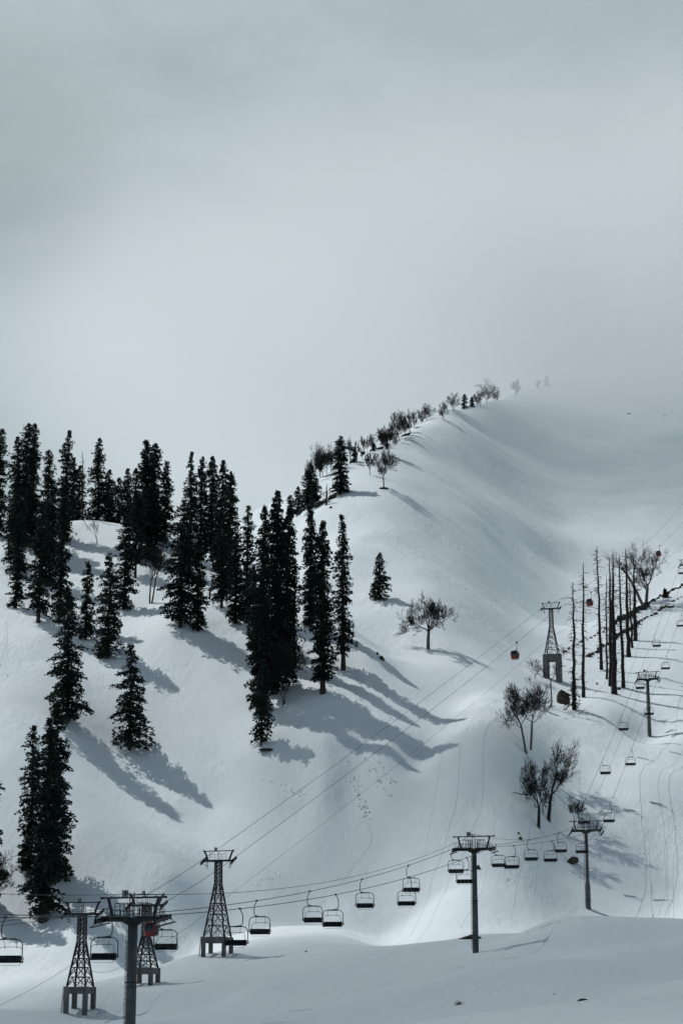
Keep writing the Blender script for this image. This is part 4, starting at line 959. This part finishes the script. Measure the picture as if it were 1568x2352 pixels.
for k, (s, u, lab) in enumerate([(1, 357.5, 'near red gondola cabin between the nearest pylon and a lift chair'),
        (1, 1186, 'red gondola cabin in the open valley left of the far lattice tower'),
        (1, 1356.5, 'red gondola cabin seen between two dead trunks'),
        (1, 1513.5, 'highest red gondola cabin, near the right edge above the bare tree')]):
    c = cb if k == 0 else copy_tree(cb)
    c.location = on_line(GR[s], u); c.rotation_euler = (0, 0, HEAD * .9); tag(c, lab, 'gondola cabin', 'red cabins of the gondola lift')
# ------------------------------------------------------------------ rocks, tufts and tracks
M['rock'] = mat('rock', (.05, .047, .043), .9, .1, build=lambda nt, b: noise_mix(nt, b, (.018, .018, .017), (.10, .085, .07), 1.3, .3, .75, 8, bump=.6))
M['track'] = mat('packed_snow', (.70, .735, .755), .8, .1)
def rock(u, v, Y, wpx, hpx, label, seed, group='dark rocks sticking out of the snow', depth=None, name='rock', tilt=0.):
    import bmesh
    b = ground(u, v, Y); mpx = (b.y * CP + b.z * SP) / F; w = wpx * mpx / 2; h = hpx * mpx
    bm = bmesh.new(); bmesh.ops.create_icosphere(bm, subdivisions=4, radius=1); rs = random.Random(seed); o = [rs.random() * 50 for _ in range(4)]
    from mathutils import noise
    for q in bm.verts:
        p = q.co.copy(); k = 1 + .35 * noise.noise(p * 1.3 + Vector((o[0], o[1], 0))) + .16 * noise.noise(p * 3.1 + Vector((o[2], 0, o[3]))) + .06 * noise.noise(p * 8)
        k = max(.5, k); q.co = Vector((p.x * k * w, p.y * k * (depth or w * .8), p.z * k * h * (1 if p.z > 0 else .6) + p.x * w * tilt))
    me = bpy.data.meshes.new(name); bm.to_mesh(me); bm.free(); me.materials.append(M['rock'])
    ob = link(name, me, None, b - Vector((0, 0, h * .12))); tag(ob, label, 'rock', group); return ob
RK = [
 (1292, 1616, 480, 32, 30, 'large grey boulder beside the leftmost dead trunk', .3),
 (1311, 1981, 372, 30, 13, 'pointed rock left of the widened pylon pole', .45),
 (1079, 2156, 292, 50, 9, 'low wide brown rock at the foot of the pylon with sign 4', .1),
 (1098, 1996, 352, 10, 9, 'small rock peeping out right of the pole with sign 4', 0),
 (1190, 1915, 368, 6, 5, 'upper of two tiny rocks below the black bare trees', .5),
 (1193, 1927, 366, 11, 5, 'lower of two tiny rocks below the black bare trees', .1),
 (1337, 2298, 150, 22, 5, 'flat dark rock in the near snow at bottom right', .05),
 (1272, 2284, 155, 5, 2, 'tiny rock chip left of the flat dark rock', .2),
 (611, 1723, 393, 34, 5, 'flat dark rock at the foot of the small front fir', -.1),
 (599, 1712, 396, 6, 4, 'pebble-like rock just above the flat rock by the small front fir', 0),
 (877, 1515, 445, 13, 10, 'dark rock on the crest line of the wooded spur', -.5),
 (867, 1503, 446, 8, 5, 'smaller rock above the one on the spur crest line', -.5),
 (702.6, 2187, 300, 4, 4, 'tiny dark stub alone on the snow hump', 0),
 (1442, 951, 1235, 10, 3, 'dark speck of rock high on the misty snow face', .1),
 (1525, 956, 1240, 7, 2, 'second speck of rock high on the misty face near the right edge', .1),
 (760, 1167, 650, 7, 5, 'small rock below the bent-cap snag', 0),
 (762, 1146, 662, 20, 10, 'rock patch between the snag and the tall ridge fir', .35),
 (738, 1158, 660, 34, 7, 'long rocky edge under the bent-cap snag', .4),
 (727, 1150, 672, 24, 12, 'black rocky bank behind the lower ridge firs', .5),
 (693, 1177, 656, 16, 9, 'rock left of the broad ridge fir foot', .3),
 (672, 1190, 650, 11, 7, 'rock at the lowest visible end of the ridge edge', .3),
 (880, 1122, 651, 20, 3, 'dark scrub patch at the foot of the wide bare ridge tree', 0),
 (957, 983, 878, 9, 3, 'small rock right of the leaning ridge tree', .2),
 (930, 1001, 845, 26, 4, 'dark rocky lip beneath the fanned ridge tree', .5),
 (870, 1032, 800, 22, 4, 'rocky lip beneath the dwarf fir on the ridge', .5),
 (1420, 1584, 500, 8, 7, 'small rock between the feet of two dead trunks', 0),
 (1370, 1572, 505, 5, 5, 'little black stone on the spur left of the thickest trunk', .2),
]
for k, (u, v, Y, wp, hp, lab, tl) in enumerate(RK): rock(u, v, Y, wp, hp, lab, k, tilt=tl)
# bands of bare ground on the crest of the right spur: chains of stones
def chain(a, b, n, wpx, hpx, Y, lab, seed):
    rs = random.Random(seed)
    for i in range(n):
        t = (i + .5) / n; u = a[0] + (b[0] - a[0]) * t + rs.uniform(-2, 2); v = a[1] + (b[1] - a[1]) * t + rs.uniform(-2, 2)
        w = wpx * rs.uniform(.6, 1.4)
        rock(u, v, Y[0] + (Y[1] - Y[0]) * t, w, hpx * rs.uniform(.6, 1.3), lab, seed * 31 + i, 'stones of the bare bands on the right crest', tilt=.55)
chain((1281, 1506), (1340, 1471), 6, 8, 3, (555, 572), 'one of the scattered stones along the thin lower band left of the dead trunks', 1)
chain((1340, 1471), (1396, 1445), 6, 8, 3.5, (572, 585), 'one of the scattered stones along the thin band behind the dead trunks', 2)
chain((1404, 1436), (1487, 1391), 9, 19, 11, (590, 603), 'one of the joined dark rocks of the thick band under the large bare tree', 3)
chain((1487, 1388), (1568, 1343), 10, 11, 5, (603, 622), 'one of the broken dark rocks on the crest line near the right edge', 4)
chain((1346, 1510), (1396, 1480), 6, 14, 7, (548, 562), 'one of the bushy dark clods between the two middle dead trunks', 5)
chain((1404, 1470), (1466, 1432), 8, 16, 8, (567, 582), 'one of the joined clods of the lower dark band behind the dead trunks', 6)
chain((1466, 1430), (1531, 1392), 8, 11, 5, (582, 600), 'one of the thin clods where the lower band fades towards the right edge', 7)
chain((1531, 1390), (1568, 1368), 4, 7, 3, (600, 612), 'one of the small stones ending the lower band at the right edge', 8)
# grass tuft
b = ground(1052, 2308, 150); e_ = MB(); rs = random.Random(4)
for _ in range(70):
    p = Vector((rs.gauss(0, .16), rs.gauss(0, .12), -.03)); e_.bar(p, p + Vector((rs.gauss(0, .07), rs.gauss(0, .07), rs.uniform(.12, .38))), .012)
o = e_.build('grass_tuft', M['shrub'], None, loc=b); tag(o, 'dry grass tuft poking out of the near snow at the bottom', 'grass')
def ribbon(pts, wid, name='ski_track', label=None):
    c = []
    P3 = [ground(u, v) for u, v in pts]; res = []
    for i in range(len(P3) - 1):
        p0 = P3[max(0, i - 1)]; p1 = P3[i]; p2 = P3[i + 1]; p3 = P3[min(len(P3) - 1, i + 2)]
        for k in range(10):
            t = k / 10; res.append(.5 * ((2 * p1) + (p2 - p0) * t + (2 * p0 - 5 * p1 + 4 * p2 - p3) * t * t + (3 * p1 - p0 - 3 * p2 + p3) * t ** 3))
    res.append(P3[-1]); vs = []; fs = []
    for i, p in enumerate(res):
        d = res[min(i + 1, len(res) - 1)] - res[max(0, i - 1)]; n = Vector((-d.y, d.x, 0)).normalized() * wid / 2
        for q in (-1, -.33, .33, 1):
            x, y = p.x + n.x * q, p.y + n.y * q; vs.append((x, y, hz(x, y) + (.035 if abs(q) < .5 else -.07)))
        if i:
            for j in range(3): fs.append((i * 4 - 4 + j, i * 4 - 3 + j, i * 4 + 1 + j, i * 4 + j))
    me = bpy.data.meshes.new(name); me.from_pydata(vs, [], fs); me.materials.append(M['track']); me.polygons.foreach_set('use_smooth', [True] * len(fs))
    o = link(name, me); tag(o, kind='structure'); return o
def z5(l): return [(994 + x / 2.731, 1837 + y / 2.731) for x, y in l]
for l, w_ in [([(1565, 30), (1480, 110), (1400, 180), (1360, 250), (1350, 330), (1360, 500), (1365, 740)], .55), ([(1568, 120), (1490, 205), (1445, 310), (1460, 500), (1475, 740)], .6), ([(1568, 245), (1510, 330), (1500, 450), (1505, 740)], .5),
           ([(1285, 187), (1390, 198)], .6), ([(1465, 186), (1550, 191)], .6), ([(1285, 690), (1335, 668), (1365, 664)], .5), ([(1405, 661), (1455, 654), (1510, 656)], .5),
           ([(372, 5), (383, 100), (380, 200)], .35), ([(610, 150), (545, 440), (490, 720)], .4), ([(690, 200), (645, 450), (615, 740)], .4), ([(330, 440), (290, 600), (170, 800)], .35)]:
    ribbon(z5(l), w_)
ribbon([(14, 1425), (16, 1470), (4, 1510), (-6, 1560)], 1.0)
ribbon([(835, 1870), (852, 1930), (815, 1985), (780, 2030)], .5)
# slid snow lumps below the shadows
m = MB(); rs = random.Random(11)
streams = [((690, 1590), (800, 1680), 70), ((740, 1620), (850, 1705), 70), ((770, 1560), (900, 1650), 60), ((20, 1420), (5, 1560), 40), ((600, 1790), (700, 1830), 20), ((300, 1560), (420, 1600), 12), ((560, 2040), (640, 2010), 16), ((1100, 2040), (1180, 2020), 14), ((1420, 1990), (1500, 1960), 14), ((795, 1740), (845, 1880), 110), ((812, 1730), (900, 1830), 45), ((790, 1700), (880, 1790), 40), ((860, 1740), (905, 1800), 30), ((900, 1700), (980, 1745), 30), ((800, 1640), (960, 1725), 60)]
for a, b, n in streams:
    for _ in range(n):
        t = rs.random() ** .8; u = a[0] + (b[0] - a[0]) * t + rs.gauss(0, 5); v = a[1] + (b[1] - a[1]) * t + rs.gauss(0, 4)
        p = ground(u, v); r_ = rs.uniform(.05, .17) * (1 + t * .6)
        ang = [rs.uniform(.6, 1.2) for _ in range(6)]
        vs = [(p.x + r_ * ang[k] * math.cos(k * 1.047), p.y + r_ * ang[k] * math.sin(k * 1.047), p.z - .05) for k in range(6)]
        vs += [(p.x + r_ * .55 * ang[k] * math.cos(k * 1.047), p.y + r_ * .55 * ang[k] * math.sin(k * 1.047), p.z + r_ * ang[(k + 2) % 6] * .55) for k in range(6)]
        m.add(vs, [(k, (k + 1) % 6, 6 + (k + 1) % 6, 6 + k) for k in range(6)] + [(6, 7, 8, 9, 10, 11)])
o = m.build('snow_lumps', M['snow']); tag(o, 'crumbs of slid snow below the long tree shadows', 'snow', kind='stuff')
